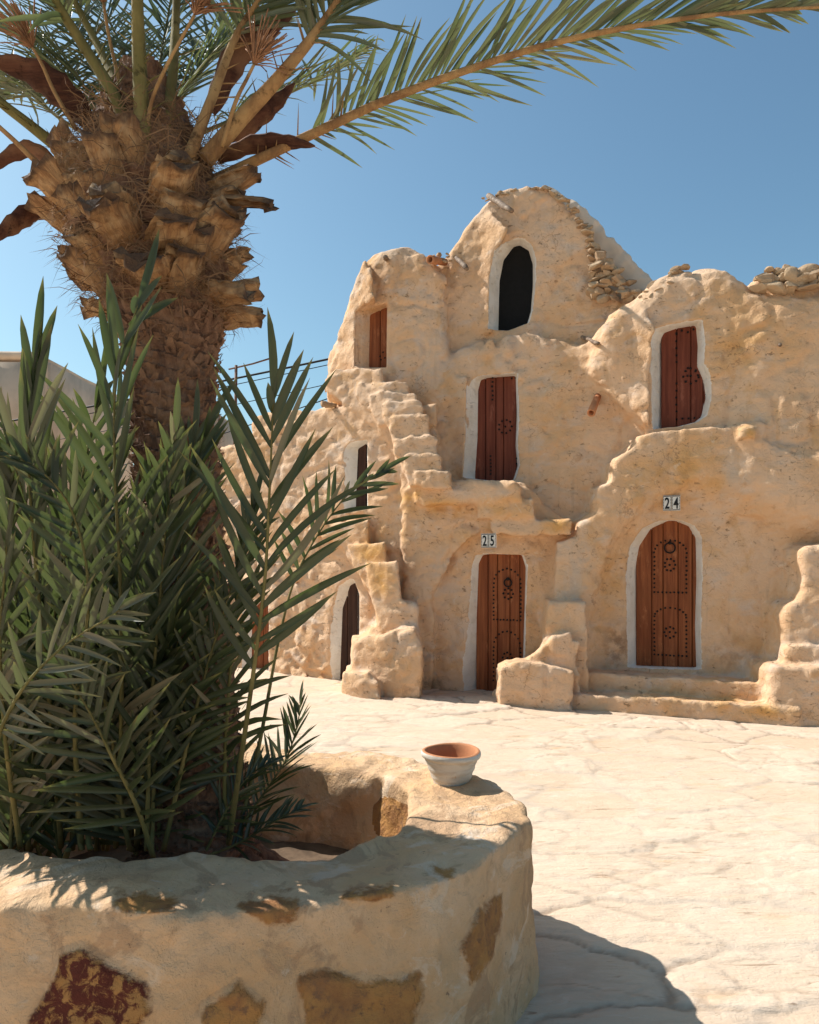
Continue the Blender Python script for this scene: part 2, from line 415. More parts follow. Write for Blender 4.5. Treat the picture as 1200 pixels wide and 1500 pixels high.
M = dict(
    plaster=plaster_material(), white=whitewash_material(), stone=stone_material(),
    door=wood_material("door_wood", (0.29, 0.092, 0.032), (0.185, 0.052, 0.02)),
    door_up=wood_material("door_wood_upper", (0.215, 0.058, 0.030), (0.13, 0.034, 0.02)),
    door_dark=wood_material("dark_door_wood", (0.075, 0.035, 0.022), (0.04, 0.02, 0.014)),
    backing=flat_material("unlit_room_black", (0.010, 0.010, 0.010), 0.95, 0, 0.1),
    iron=flat_material("black_iron", (0.012, 0.011, 0.011), 0.45, 0.3, 0.1),
    beam=wood_material("weathered_beam", (0.26, 0.18, 0.12), (0.12, 0.08, 0.055), 0),
    terracotta=flat_material("terracotta", (0.52, 0.22, 0.10), 0.85, 0, 0.12, 9, 0.3),
    planter=planter_material(), pave=pavement_material(),
    lime=flat_material("smooth_lime_render", (0.66, 0.52, 0.39), 0.9, 0, 0.06, 3, 0.25),
    soil=flat_material("dry_soil", (0.16, 0.105, 0.065), 0.95, 0, 0.2, 12, 0.8),
    leaf=leaf_material("palm_leaflet", (0.026, 0.043, 0.019), (0.055, 0.069, 0.032), 0.32, 0.31),
    leaf_crown=leaf_material("crown_leaflet", (0.085, 0.115, 0.060), (0.13, 0.145, 0.075), 0.3),
    rib=fibre_wood_material("green_midrib", (0.17, 0.145, 0.05), (0.12, 0.10, 0.035), (0.24, 0.19, 0.07), 2, 0.2),
    rib_dry=fibre_wood_material("dry_midrib", (0.36, 0.21, 0.09), (0.22, 0.12, 0.055), (0.42, 0.27, 0.12), 2, 0.3),
    boot=fibre_wood_material("cut_leaf_base", (0.47, 0.265, 0.12), (0.25, 0.125, 0.058), (0.55, 0.38, 0.21)),
    trunk=fibre_wood_material("palm_bark", (0.23, 0.125, 0.075), (0.12, 0.06, 0.038), (0.30, 0.17, 0.10), 2, 0.6),
    fibre=flat_material("palm_fibre", (0.27, 0.15, 0.075), 0.9, 0, 0.25, 6, 0.1),
    spathe=fibre_wood_material("brown_spathe", (0.12, 0.05, 0.03), (0.05, 0.02, 0.014), (0.20, 0.10, 0.055), 0, 0.4),
    husk=flat_material("dry_flower", (0.33, 0.17, 0.09), 0.9, 0, 0.2, 15, 0.2),
    tile=flat_material("white_tile", (0.78, 0.75, 0.68), 0.35, 0, 0.06, 20, 0.05),
    ink=flat_material("black_glaze", (0.012, 0.012, 0.014), 0.35, 0, 0.05),
    house=flat_material("distant_plaster", (0.66, 0.50, 0.36), 0.95, 0, 0.1, 2, 0.3),
    cable=flat_material("black_cable", (0.015, 0.015, 0.017), 0.6, 0, 0.05),
    metal=flat_material("rusty_metal", (0.16, 0.09, 0.06), 0.7, 0.2, 0.15),
)

# ------------------------------------------------------------------ pavement (one sheet to the horizon)
def make_pavement():
    xs = np.concatenate([[-400, -120, -50, -25, -14, -9, -6.5, -5], np.arange(-4.2, 5.6, 0.02), [6.4, 8, 11, 17, 30, 60, 140, 400]])
    ys = np.concatenate([[-400, -120, -50, -20, -8, -3, 0, 1.2], 1.8 * np.exp(np.arange(0, 1.62, 0.0042)), [9.6, 10.5, 12, 15, 20, 35, 70, 150, 400]])
    X, Y = np.meshgrid(xs, ys, indexing='ij'); n = X.size
    P = np.stack([X.ravel(), Y.ravel(), np.zeros(n)], 1)
    W = P.copy()
    W[:, 0] += 0.22 * fbm(P, 1.6, 1) + 0.05 * fbm(P, 9, 2); W[:, 1] += 0.11 * fbm(P, 1.9, 3) + 0.045 * fbm(P, 7, 4) + 0.012 * vnoise(P, 40, 6)
    core = (np.abs(P[:, 0] - 0.7) < 5.0) & (P[:, 1] > 1.5) & (P[:, 1] < 9.3)
    f1 = np.full(n, 9.0); f2 = np.full(n, 9.0); cid = np.zeros(n)
    r = np.random.default_rng(3)
    jit = r.random((80, 80, 3))
    sx, sy = 0.74, 0.34
    cx = np.floor(W[:, 0] / sx).astype(int); cy = np.floor(W[:, 1] / sy).astype(int)
    idx = np.where(core)[0]
    best1 = np.full(len(idx), 9.0); best2 = np.full(len(idx), 9.0); bid = np.zeros(len(idx)); bv = np.zeros((len(idx), 2))
    for dx in (-1, 0, 1):
        for dy in (-1, 0, 1):
            gx = (cx[idx] + dx); gy = (cy[idx] + dy); j = jit[gx % 80, gy % 80]
            qx = (gx + 0.12 + 0.76 * j[:, 0] + 0.5 * (gy % 2)) * sx; qy = (gy + 0.1 + 0.8 * j[:, 1]) * sy
            d = np.hypot((W[idx, 0] - qx) * 0.62, W[idx, 1] - qy)
            closer = d < best1
            best2 = np.where(closer, best1, np.minimum(best2, d)); bid = np.where(closer, j[:, 2], bid); best1 = np.where(closer, d, best1)
    e = best2 - best1
    open_ = np.clip(0.42 + 1.3 * vnoise(P[idx], 0.9, 21) + 0.5 * vnoise(P[idx], 3.1, 22), 0, 1)
    crack = np.zeros(n); cell = np.full(n, 0.5); z = np.zeros(n); deep = np.zeros(n)
    crack[idx] = np.clip(1 - e / (0.02 + 0.05 * np.clip(0.5 + vnoise(P[idx], 2.0, 24), 0, 1)), 0, 1) ; cell[idx] = bid
    dp = np.clip(1.15 - e / 0.024, 0, 1) * np.clip(1.6 * open_ - 0.6, 0, 1); deep[idx] = dp
    z[idx] = (bid - 0.5) * 0.013 * np.clip(e / 0.03, 0, 1) - 0.005 * crack[idx] * open_ - 0.005 * dp
    lay = vnoise(np.stack([W[:, 0] * 0.35, W[:, 1] * 1.6, W[:, 2]], 1), 4.0, 31)   # split bedding of the slabs
    z += np.where(core, 0.003 * np.sign(lay) * np.clip(np.abs(lay) * 14, 0, 1) * (vnoise(P, 1.3, 33) > -0.1), 0)
    z += np.where(core, 0.006 * fbm(P, 1.0, 41) + 0.002 * fbm(P, 7, 43), 0)
    ledge = np.where(core, np.clip(1 - np.abs(lay) * 26, 0, 1) * np.clip(4 * (vnoise(P, 3.4, 35) - 0.3), 0, 1), 0)
    deep = np.maximum(deep, 0.8 * ledge)
    s2x, s2y = 0.27, 0.15; c2x = np.floor(W[idx, 0] / s2x).astype(int); c2y = np.floor(W[idx, 1] / s2y).astype(int)
    b1 = np.full(len(idx), 9.0); b2 = np.full(len(idx), 9.0); b3 = np.zeros(len(idx))
    for dx in (-1, 0, 1):
        for dy in (-1, 0, 1):
            gx = c2x + dx; gy = c2y + dy; j = jit[(gx * 3 + 7) % 80, (gy * 5 + 3) % 80]
            d = np.hypot((W[idx, 0] - (gx + 0.1 + 0.8 * j[:, 0] + 0.5 * (gy % 2)) * s2x) * 0.6, W[idx, 1] - (gy + 0.1 + 0.8 * j[:, 1]) * s2y)
            cl = d < b1; b2 = np.where(cl, b1, np.minimum(b2, d)); b3 = np.where(cl, j[:, 2], b3); b1 = np.where(cl, d, b1)
    m2 = np.clip(6 * (bid - 0.42), 0, 1) * np.clip(0.7 + 1.5 * vnoise(P[idx], 1.1, 53), 0, 1)
    e2 = b2 - b1; k2 = np.clip(1.1 - e2 / 0.020, 0, 1) * m2
    crack[idx] = np.maximum(crack[idx], 0.6 * k2); deep[idx] = np.maximum(deep[idx], 0.75 * k2 * np.clip(2.2 * vnoise(P[idx], 3.0, 55), 0, 1))
    cell[idx] = np.where(m2 > 0.5, 0.5 * cell[idx] + 0.5 * b3, cell[idx])
    z[idx] += m2 * (b3 - 0.5) * 0.008 * np.clip(e2 / 0.02, 0, 1) - 0.005 * k2
    P[:, 2] = z
    nx, ny = X.shape; I = np.arange(n).reshape(nx, ny)
    F = np.stack([I[:-1, :-1].ravel(), I[1:, :-1].ravel(), I[1:, 1:].ravel(), I[:-1, 1:].ravel()], 1)
    o = mesh_obj("pavement", P, F, M['pave'], None, True, dict(crack=crack, cell=cell, deep=deep))
    tag(o, kind='structure')
make_pavement()

# ------------------------------------------------------------------ the granary building, carved as one plaster body
SLOPE = 0.40                                                # facade runs away to the left
def Yf(X): return 8.33 - SLOPE * (X - 1.01) + 0.28 * np.maximum(0, -0.25 - X)
def fx(x, y, t):
    """photograph pixel on the plane standing t metres proud of the facade line -> (X, Z)"""
    k = (x - 600.0) / FPX; Y = 8.5
    for _ in range(14): Y = float(Yf(k * Y)) - t
    return k * Y, EYE - (y - YH) / FPX * Y
def fp(x, y, t):
    X, Z = fx(x, y, t); return np.array([X, Yf(X) - t, Z])

building = empty("granary_building", (1.2, 8.4, 0))
tag(building, "tall tan mud plaster granary with outside stairs, studded wooden doors and rounded gables", "building")

VOX = 0.017
GX0, GT0, GZ0 = -3.3, -1.7, -0.12
NX, NTT, NZ = int(9.7 / VOX), int(2.75 / VOX), int(6.05 / VOX)
gx = (GX0 + VOX * np.arange(NX)).astype(np.float32); gt = (GT0 + VOX * np.arange(NTT)).astype(np.float32); gz = (GZ0 + VOX * np.arange(NZ)).astype(np.float32)
D = np.full((NX, NTT, NZ), 3.0, dtype=np.float32)
OWN = np.zeros((NX, NTT, NZ), dtype=np.int8); OD = np.full((NX, NTT, NZ), 3.0, dtype=np.float32)
OWNERS = ['wall']
PXX, PZZ = np.meshgrid(gx, gz, indexing='ij')

def wob(poly, t):
    return [fx(a, b, t) for a, b in poly]

def prism(poly, t1, t0=-1.6, r=0.06, k=0.06, owner='wall', lean=0.0, skew=0.0, world_poly=False, x_ref=0.0):
    """add an outline (pixels, on the plane t1) extruded back to t0; lean = set-back per metre of height; skew = extra t per metre of X"""
    global D
    pw = poly if world_poly else wob(poly, t1)
    pw = np.array(pw)
    pad = max(r, k) + 0.1
    i0, i1 = np.searchsorted(gx, [pw[:, 0].min() - pad, pw[:, 0].max() + pad]); j0, j1 = np.searchsorted(gt, [t0 - pad, t1 + pad + abs(skew) * 2]); k0, k1 = np.searchsorted(gz, [pw[:, 1].min() - pad, pw[:, 1].max() + pad])
    i1 = min(i1 + 1, NX); j1 = min(j1 + 1, NTT); k1 = min(k1 + 1, NZ)
    d2 = poly_sdf(PXX[i0:i1, k0:k1], PZZ[i0:i1, k0:k1], pw)
    T = gt[j0:j1]
    zb = pw[:, 1].min()
    front = T[None, :, None] - (t1 - lean * np.maximum(gz[None, None, k0:k1] - max(zb, 0), 0) + skew * (gx[i0:i1, None, None] - x_ref))
    d = smax(np.broadcast_to(d2[:, None, :], front.shape) , front, r)
    d = np.maximum(d, (t0 - T)[None, :, None])
    s = (slice(i0, i1), slice(j0, j1), slice(k0, k1))
    if owner not in OWNERS: OWNERS.append(owner)
    oi = OWNERS.index(owner)
    closer = d < OD[s]
    OWN[s] = np.where(closer, oi, OWN[s]); OD[s] = np.minimum(OD[s], d)
    D[s] = smin(D[s], d, k)

NICHES = []
def niche(poly, tf, depth, jamb, name, white=True, k=0.015):
    """carve a doorway whose outline at the face is poly; its left cheek is splayed by `jamb` pixels"""
    mx_ = sum(p[0] for p in poly) / len(poly); poly = [(a - 6 if a < mx_ else a, b) for a, b in poly]; jamb += 9; depth += 0.02
    pw = np.array(wob(poly, tf)); 
    Yd = Yf(pw[:, 0].mean()) - tf
    sh = jamb * Yd / FPX / depth
    pad = 0.25
    i0, i1 = np.searchsorted(gx, [pw[:, 0].min() - pad, pw[:, 0].max() + pad]); k0, k1 = np.searchsorted(gz, [pw[:, 1].min() - pad, pw[:, 1].max() + pad])
    d2 = poly_sdf(PXX[i0:i1, k0:k1], PZZ[i0:i1, k0:k1], pw)
    j0, j1 = 0, NTT
    out = np.empty((i1 - i0, NTT, k1 - k0), dtype=np.float32)
    xs = gx[i0:i1]
    for j in range(NTT):
        s_ = sh * max(tf - gt[j], 0)
        # shift by linear interpolation along X
        q = (xs - s_ - xs[0]) / VOX; a = np.clip(np.floor(q).astype(int), 0, len(xs) - 2); f = np.clip(q - a, -20, 1)[:, None]
        sh2 = d2[a] * (1 - f) + d2[a + 1] * f
        out[:, j, :] = np.maximum(d2, sh2)
    back = ((tf - depth) - gt)[None, :, None]
    front = (gt - (tf + 0.13))[None, :, None]
    d = np.maximum(np.maximum(out, back), front)
    s = (slice(i0, i1), slice(0, NTT), slice(k0, k1))
    D[s] = smax(D[s], -d, k)
    NICHES.append(dict(name=name, s=s, d=d, tf=tf, depth=depth, white=white, i=(i0, 0, k0)))

def carve(poly, t_floor, t_front, k=0.12):
    """shallow hollow: removes plaster in front of t_floor inside poly"""
    pw = np.array(wob(poly, t_floor)); pad = k + 0.1
    i0, i1 = np.searchsorted(gx, [pw[:, 0].min() - pad, pw[:, 0].max() + pad]); k0, k1 = np.searchsorted(gz, [pw[:, 1].min() - pad, pw[:, 1].max() + pad])
    d2 = poly_sdf(PXX[i0:i1, k0:k1], PZZ[i0:i1, k0:k1], pw)
    d = smax(np.broadcast_to(d2[:, None, :], (i1 - i0, NTT, k1 - k0)), (t_floor - gt)[None, :, None], k)
    d = np.maximum(d, (gt - t_front)[None, :, None])
    s = (slice(i0, i1), slice(0, NTT), slice(k0, k1))
    D[s] = smax(D[s], -d, k)

# --- masses (outlines read off the photograph, each on its own depth plane)
prism([(120, 668), (300, 655), (368, 648), (374, 614), (390, 604), (432, 600), (462, 600), (482, 594), (640, 590), (640, 1080), (120, 1080)], 0.06, r=0.08)
prism([(477, 640), (475, 552), (480, 505), (500, 484), (506, 450), (516, 415), (530, 380), (548, 360), (570, 352), (598, 352), (622, 362), (640, 376), (655, 400), (668, 600), (668, 900), (477, 900)], -0.12, r=0.22, lean=0.03)
prism([(628, 420), (650, 376), (660, 362), (676, 338), (692, 312), (715, 287), (742, 273), (780, 268), (808, 274), (836, 297), (858, 325), (872, 352), (880, 380), (915, 425), (945, 440), (1000, 470), (1000, 900), (628, 900)], -0.45, r=0.10, lean=0.0)
prism([(690, 420), (715, 315), (760, 276), (805, 268), (855, 297), (905, 348), (960, 405), (1010, 520), (690, 520)], -0.62, r=0.14, owner='roof_vault')
prism([(610, 640), (622, 580), (640, 542), (664, 513), (698, 496), (740, 489), (785, 488), (830, 494), (900, 510), (1000, 530), (1000, 900), (600, 900), (600, 700)], -0.22, r=0.10, lean=0.02)
prism([(775, 500), (800, 430), (840, 400), (1010, 400), (1010, 900), (775, 900)], -0.20, r=0.25, k=0.2, lean=0.16)
prism([(586, 716), (600, 709), (640, 705), (775, 706), (800, 740), (900, 790), (900, 1080), (586, 1080)], 0.0, r=0.10, skew=-0.15, x_ref=1.01)
# plaster thickened toward the left edge of each upper opening, so that its flank faces the sun
def flank(poly, ridge, t, skew):
    xr = fx(ridge, 500, t)[0]
    prism(poly, t, t0=-1.2, r=0.05, k=0.06, skew=skew, x_ref=xr)
flank([(690, 335), (718, 305), (738, 340), (724, 380), (722, 486), (690, 480)], 722, -0.36, 0.75)
flank([(618, 600), (640, 560), (686, 548), (687, 640), (684, 700), (650, 690)], 686, -0.17, 0.55)
flank([(484, 505), (512, 435), (535, 385), (552, 438), (527, 456), (527, 545), (484, 545)], 527, -0.04, 0.65)
# landing and steps before the upper middle door
prism([(607, 722), (612, 708), (628, 702), (700, 702), (752, 703), (766, 712), (764, 733), (700, 737), (620, 742), (609, 736)], 0.26, t0=-0.5, r=0.09, owner='landing')
prism([(700, 728), (782, 730), (786, 758), (700, 760)], 0.20, t0=-0.5, r=0.07, owner='landing')
prism([(720, 758), (836, 761), (840, 784), (720, 786)], 0.16, t0=-0.5, r=0.06, owner='landing')
# upper right chamber with its rounded left shoulder
prism([(872, 540), (874, 500), (884, 474), (900, 456), (940, 430), (962, 404), (985, 392), (1010, 386), (1045, 382), (1070, 389), (1094, 403), (1112, 420), (1700, 420), (1700, 1080), (962, 1080), (958, 640), (930, 606), (896, 572)], 0.0, r=0.22, k=0.08)
prism([(1108, 408), (1130, 402), (1700, 396), (1700, 520), (1108, 520)], -0.10, r=0.05)
flank([(880, 500), (905, 455), (940, 440), (957, 480), (958, 630), (935, 602), (892, 560)], 957, 0.09, 0.65)
# stair climbing to it: its stepped edge catches the sun
prism([(1112, 624), (1040, 624), (966, 631), (938, 638), (924, 658), (902, 674), (895, 706), (876, 714), (873, 750), (851, 764), (843, 785), (816, 793), (812, 872), (806, 1080), (1700, 1080), (1700, 700), (1160, 672), (1114, 648)], 0.12, t0=-1.2, r=0.03, k=0.03, owner='staircase_right')
prism([(1085, 680), (1118, 600), (1128, 440), (1700, 440), (1700, 1080), (1085, 1080)], 0.22, t0=-1.2, r=0.20, k=0.20, lean=0.066)
# hollow around the lower right door
carve([(872, 1060), (868, 900), (884, 835), (915, 780), (960, 735), (1010, 722), (1080, 740), (1150, 770), (1240, 800), (1280, 870), (1280, 1060)], -0.13, 0.6, 0.30)
prism([(1086, 626), (1106, 624), (1111, 632), (1106, 640), (1086, 640)], 0.20, t0=-0.2, r=0.02, k=0.03, owner='staircase_right')
prism([(806, 880), (860, 882), (866, 1080), (798, 1080), (797, 950), (803, 900)], 0.32, t0=-0.3, r=0.04, k=0.05, owner='staircase_right')
prism([(795, 948), (812, 932), (838, 928), (848, 945), (850, 1080), (770, 1080), (776, 968)], 0.44, t0=-0.2, r=0.03, k=0.03, owner='staircase_foot')
prism([(736, 980), (746, 973), (800, 974), (842, 984), (846, 1080), (722, 1080), (730, 1030)], 0.62, t0=-0.1, r=0.03, k=0.03, owner='staircase_foot')
# faint relieving arch over the lower middle door
carve([(632, 1060), (638, 880), (664, 815), (706, 778), (752, 785), (785, 830), (790, 900), (790, 1060)], -0.025, 0.12, 0.06)
# stair to the upper left door: each lower step stands further out
prism([(476, 562), (478, 548), (492, 539), (560, 537), (566, 562), (600, 600), (630, 660), (652, 705), (656, 712), (590, 728), (584, 690), (576, 655), (530, 610), (478, 572)], 0.10, t0=-0.6, r=0.05, k=0.04, owner='staircase_middle')
for a, b, c, e, tt in ((522, 600, 559, 600, 0.13), (543, 611, 574, 622, 0.17), (562, 619, 586, 640, 0.21), (571, 629, 609, 668, 0.25), (578, 641, 640, 690, 0.29), (590, 648, 664, 712, 0.33), (608, 662, 688, 716, 0.37)):
    prism([(a, c + 4), (a + 5, c), (b - 4, c - 1), (b, c + 4), (b + 1, e), (a + 12, e), (a, c + 22)], tt, t0=-0.4, r=0.03, k=0.02, owner='staircase_middle')
# stair below the left window, running down to the block by the middle bay
prism([(452, 776), (468, 765), (500, 763), (540, 761), (542, 800), (566, 940), (545, 882), (500, 802), (470, 786)], 0.20, t0=-0.4, r=0.04, k=0.03, owner='staircase_left')
prism([(508, 797), (564, 794), (569, 832), (578, 945), (556, 945), (546, 872), (516, 828)], 0.32, t0=-0.4, r=0.035, k=0.02, owner='staircase_left')
prism([(536, 826), (582, 822), (588, 884), (592, 955), (562, 955), (545, 880)], 0.44, t0=-0.4, r=0.035, k=0.02, owner='staircase_left')
prism([(514, 936), (560, 930), (606, 922), (616, 940), (620, 1080), (512, 1080)], 0.62, t0=-0.2, r=0.06, k=0.05, owner='staircase_base')
prism([(540, 918), (570, 908), (592, 880), (612, 884), (622, 1080), (538, 1080)], 0.42, t0=-0.2, r=0.06, k=0.06, owner='staircase_base')
prism([(501, 988), (540, 985), (556, 1000), (560, 1080), (499, 1080)], 0.84, t0=-0.1, r=0.05, k=0.05, owner='staircase_base')
prism([(440, 1003), (520, 1000), (520, 1040), (440, 1040)], 0.28, t0=-0.2, r=0.04, k=0.04, owner='staircase_left')
# porch, step and the low stair at the right edge
prism([(1.70, -0.3), (3.62, -0.3), (3.62, 0.33), (1.70, 0.33)], 0.24, t0=-0.9, r=0.025, k=0.02, owner='porch_step', world_poly=True)
prism([(1.30, -0.3), (3.50, -0.3), (3.50, 0.16), (2.2, 0.165), (1.30, 0.13)], 0.50, t0=-0.5, r=0.025, k=0.02, owner='porch_step', world_poly=True)
prism([(1176, 806), (1186, 799), (1700, 790), (1700, 1090), (1142, 1090), (1138, 985), (1146, 955), (1144, 902), (1152, 888), (1172, 880), (1178, 850)], 0.26, t0=-0.9, r=0.06, k=0.03, owner='staircase_side')
prism([(1150, 950), (1160, 944), (1700, 944), (1700, 1090), (1150, 1090)], 0.34, t0=-0.6, r=0.05, k=0.04, owner='staircase_side')
prism([(1130, 985), (1138, 974), (1700, 974), (1700, 1090), (1127, 1090)], 0.46, t0=-0.6, r=0.06, k=0.04, owner='staircase_side')

# --- hand-plastered unevenness
def gn(wl, seed): return grid_noise((NX, NTT, NZ), VOX, wl, seed)
NS = np.where((OWN > 0) & (OWN != OWNERS.index('staircase_foot')) & (OWN != OWNERS.index('staircase_base')) & (OD < 0.12), np.float32(0.45), np.float32(1.0)); NS = (NS[:-2] + NS[1:-1] + NS[2:]) / 3; NS = np.concatenate([NS[:1], NS, NS[-1:]])
D += NS * 0.028 * gn(0.55, 101)
D += NS * 0.015 * gn(0.20, 102)
D += NS * 0.009 * gn((0.09, 0.09, 0.07), 103)
rg = gn((0.30, 0.30, 0.36), 108); D += NS * 0.022 * np.maximum(0, 0.25 - np.abs(rg)) / 0.25; del rg, NS
n4 = gn(0.10, 104); n5 = gn(0.055, 105)
mx = np.clip((fx(500, 800, 0)[0] - PXX) / 0.5, 0, 1) * np.clip((1.75 - PZZ) / 0.5, 0.15, 1)      # crumbling wall at the far left
mx += 0.28 * np.clip((fx(560, 800, 0)[0] - PXX) / 0.4, 0, 1) * (PZZ > 1.75)
mx = np.clip(mx, 0, 1)[:, None, :]
D += mx * (0.028 * n4 + 0.016 * n5)
cg = np.clip(1 - np.hypot((PXX - 1.15) / 0.45, (PZZ - 3.85) / 1.2), 0, 1)[:, None, :]              # bulging render left of the open arch
D += 0.05 * cg * n4
D += 0.009 * n5 + 0.009 * n4
n6 = gn(0.034, 106); D += 0.0035 * n6 + mx * 0.006 * n6; del n6
del n4, n5

DPRE = D.copy()
# --- doorways: outline at the wall face, plane, depth, splay in pixels
niche([(354, 1002), (356, 895), (366, 880), (384, 876), (393, 884), (392, 1002)], 0.10, 0.24, 17, 'a')
niche([(484, 1004), (487, 892), (496, 858), (508, 846), (518, 850), (526, 872), (526, 930), (518, 1004)], 0.10, 0.24, 18, 'b')
niche([(507, 750), (510, 656), (520, 648), (538, 643), (538, 745)], 0.08, 0.24, 19, 'c')
niche([(526, 537), (527, 458), (545, 446), (567, 440), (566, 490), (566, 537)], -0.14, 0.26, 19, 'd', white=False)
niche([(721, 483), (723, 405), (729, 374), (744, 354), (764, 348), (779, 357), (785, 378), (785, 410), (782, 448), (775, 472), (750, 483)], -0.45, 0.24, 13, 'e')
niche([(684, 700), (688, 640), (689, 568), (693, 553), (705, 549), (759, 545), (761, 600), (759, 650), (762, 680), (755, 702), (735, 706)], -0.24, 0.24, 17, 'f')
niche([(681, 1025), (686, 930), (690, 826), (696, 813), (714, 811), (768, 813), (774, 832), (772, 900), (770, 965), (765, 1025)], 0.0, 0.22, 17, 'g')
niche([(956, 627), (957, 560), (957, 497), (965, 482), (985, 475), (1030, 467), (1033, 500), (1032, 530), (1042, 552), (1045, 578), (1038, 606), (1026, 616), (1000, 624)], 0.0, 0.24, 19, 'h')
niche([(923, 978), (922, 900), (922, 835), (929, 800), (946, 774), (972, 762), (998, 762), (1018, 770), (1029, 788), (1030, 850), (1028, 920), (1030, 982)], -0.12, 0.22, 17, 'i')

V, F = surface_nets(D)
T = GT0 + VOX * V[:, 1]; Xw = GX0 + VOX * V[:, 0]; Zw = GZ0 + VOX * V[:, 2]
W = np.stack([Xw, Yf(Xw) - T, Zw], 1)
F = F[:, ::-1]                                              # the T axis runs against Y
fc = V[F].mean(1)
fi = np.clip(np.rint(fc).astype(int), 0, [NX - 1, NTT - 1, NZ - 1])
owner = OWN[fi[:, 0], fi[:, 1], fi[:, 2]].astype(int)
lab = owner.copy()
for q, nc in enumerate(NICHES):
    s = nc['s']; loc = fi - np.array(nc['i'])
    ok = (loc >= 0).all(1) & (loc < np.array(nc['d'].shape)).all(1)
    v = np.full(len(fi), 9.0); L = loc[ok]; v[ok] = nc['d'][L[:, 0], L[:, 1], L[:, 2]]
    tt = GT0 + VOX * fc[:, 1]
    wv = 0.010 * vnoise(W[F[:, 0]], 11, 71)
    lab[(np.abs(v) < 0.03) & (DPRE[fi[:, 0], fi[:, 1], fi[:, 2]] < -0.012 + wv) & (tt > nc['tf'] - nc['depth'] - 0.05)] = 100 + q
vi = np.clip(np.rint(V).astype(int), 0, [NX - 1, NTT - 1, NZ - 1])
wht = np.full(len(W), -1.0)
V0 = np.clip(np.floor(V).astype(int), 0, [NX - 2, NTT - 2, NZ - 2]); fr_ = V - V0; pre = np.zeros(len(V))
for a_ in (0, 1):
    for b_ in (0, 1):
        for c_ in (0, 1):
            pre += DPRE[V0[:, 0] + a_, V0[:, 1] + b_, V0[:, 2] + c_] * (fr_[:, 0] if a_ else 1 - fr_[:, 0]) * (fr_[:, 1] if b_ else 1 - fr_[:, 1]) * (fr_[:, 2] if c_ else 1 - fr_[:, 2])
for nc in NICHES:
    if not nc['white']: continue
    loc = vi - np.array(nc['i']); ok = (loc >= 0).all(1) & (loc < np.array(nc['d'].shape)).all(1)
    L = loc[ok]; v = np.full(len(vi), 9.0); v[ok] = nc['d'][L[:, 0], L[:, 1], L[:, 2]]
    wht = np.where(np.abs(v) < 0.06, np.maximum(wht, -pre + 0.004), wht)
# masks for the plaster's ochre stains and dark brown patches
och = np.zeros(len(W)); dark_m = np.zeros(len(W))
def soft_patch(arr, x, y, t, rx, rz, a=1.0):
    X, Z = fx(x, y, t); arr[:] = np.maximum(arr, a * np.clip(1.3 * (1 - np.hypot((Xw - X) / rx, (Zw - Z) / rz)), 0, 1))
for s_ in ((640, 745, 0, 0.5, 0.16, 0.8), (735, 745, 0, 0.4, 0.16, 0.9), (700, 785, 0, 0.55, 0.14, 0.5), (815, 772, 0, 0.25, 0.12, 0.9), (985, 690, 0, 0.6, 0.45, 0.8), (545, 810, .2, 0.25, 0.2, 0.9), (560, 850, .2, .2, .22, 1), (440, 820, 0, 0.25, 0.2, 0.6), (600, 728, 0, .2, .12, 1), (1100, 520, 0, .7, .3, .5), (800, 600, -.2, .6, .5, .35), (1085, 1030, .2, .5, .12, .9), (895, 870, 0, .4, .5, .4), (1098, 632, .2, .12, .1, 1), (486, 590, .1, .12, .1, 1)): soft_patch(och, *s_)
for s_ in ((620, 1010, .1, 0.35, 0.2, 0.9), (905, 945, -.2, 0.22, 0.35, 0.7), (1060, 955, -.2, 0.3, 0.22, 0.4), (775, 800, 0, .2, .15, .4), (1075, 520, 0, .15, .12, .5), (990, 690, .1, .3, .2, .3)): soft_patch(dark_m, *s_)

def part_from(faces, name, mat):
    u, inv = np.unique(faces.ravel(), return_inverse=True)
    return mesh_obj(name, W[u], inv.reshape(faces.shape), mat, building, True, dict(ochre=och[u], dark_patch=dark_m[u], white=wht[u]))
NAME = {'wall': 'wall', 'roof_vault': 'roof_vault', 'landing': 'landing', 'porch_step': 'porch_step'}
for q, ow in enumerate(OWNERS):
    m = lab == q
    if m.any(): part_from(F[m], 'staircase' if ow.startswith('staircase') else NAME[ow], M['lime'] if ow == 'roof_vault' else M['plaster'])
for q, nc in enumerate(NICHES):
    m = lab == 100 + q
    if m.any(): part_from(F[m], 'door_surround', M['plaster'])
_tm = np.where(DPRE < 0, gt[None, :, None], -9).max(1)
def wall_t(x, y, t, rad=3):
    X, Z = fx(x, y, t); i = int((X - GX0) / VOX); k = int((Z - GZ0) / VOX)
    return float(_tm[i - rad:i + rad + 1, k - rad:k + rad + 1].max())
del D, OWN, OD, DPRE

# --- doors: upright planks, iron studs, ring
FAC_ANG = -math.atan(SLOPE)
def local_frame(origin):
    e = np.array([math.cos(FAC_ANG), math.sin(FAC_ANG), 0.0]); n = np.array([math.sin(FAC_ANG), -math.cos(FAC_ANG), 0.0])
    return lambda u, v, w: np.array(origin) + e * u + np.array([0, 0, v]) + n * w

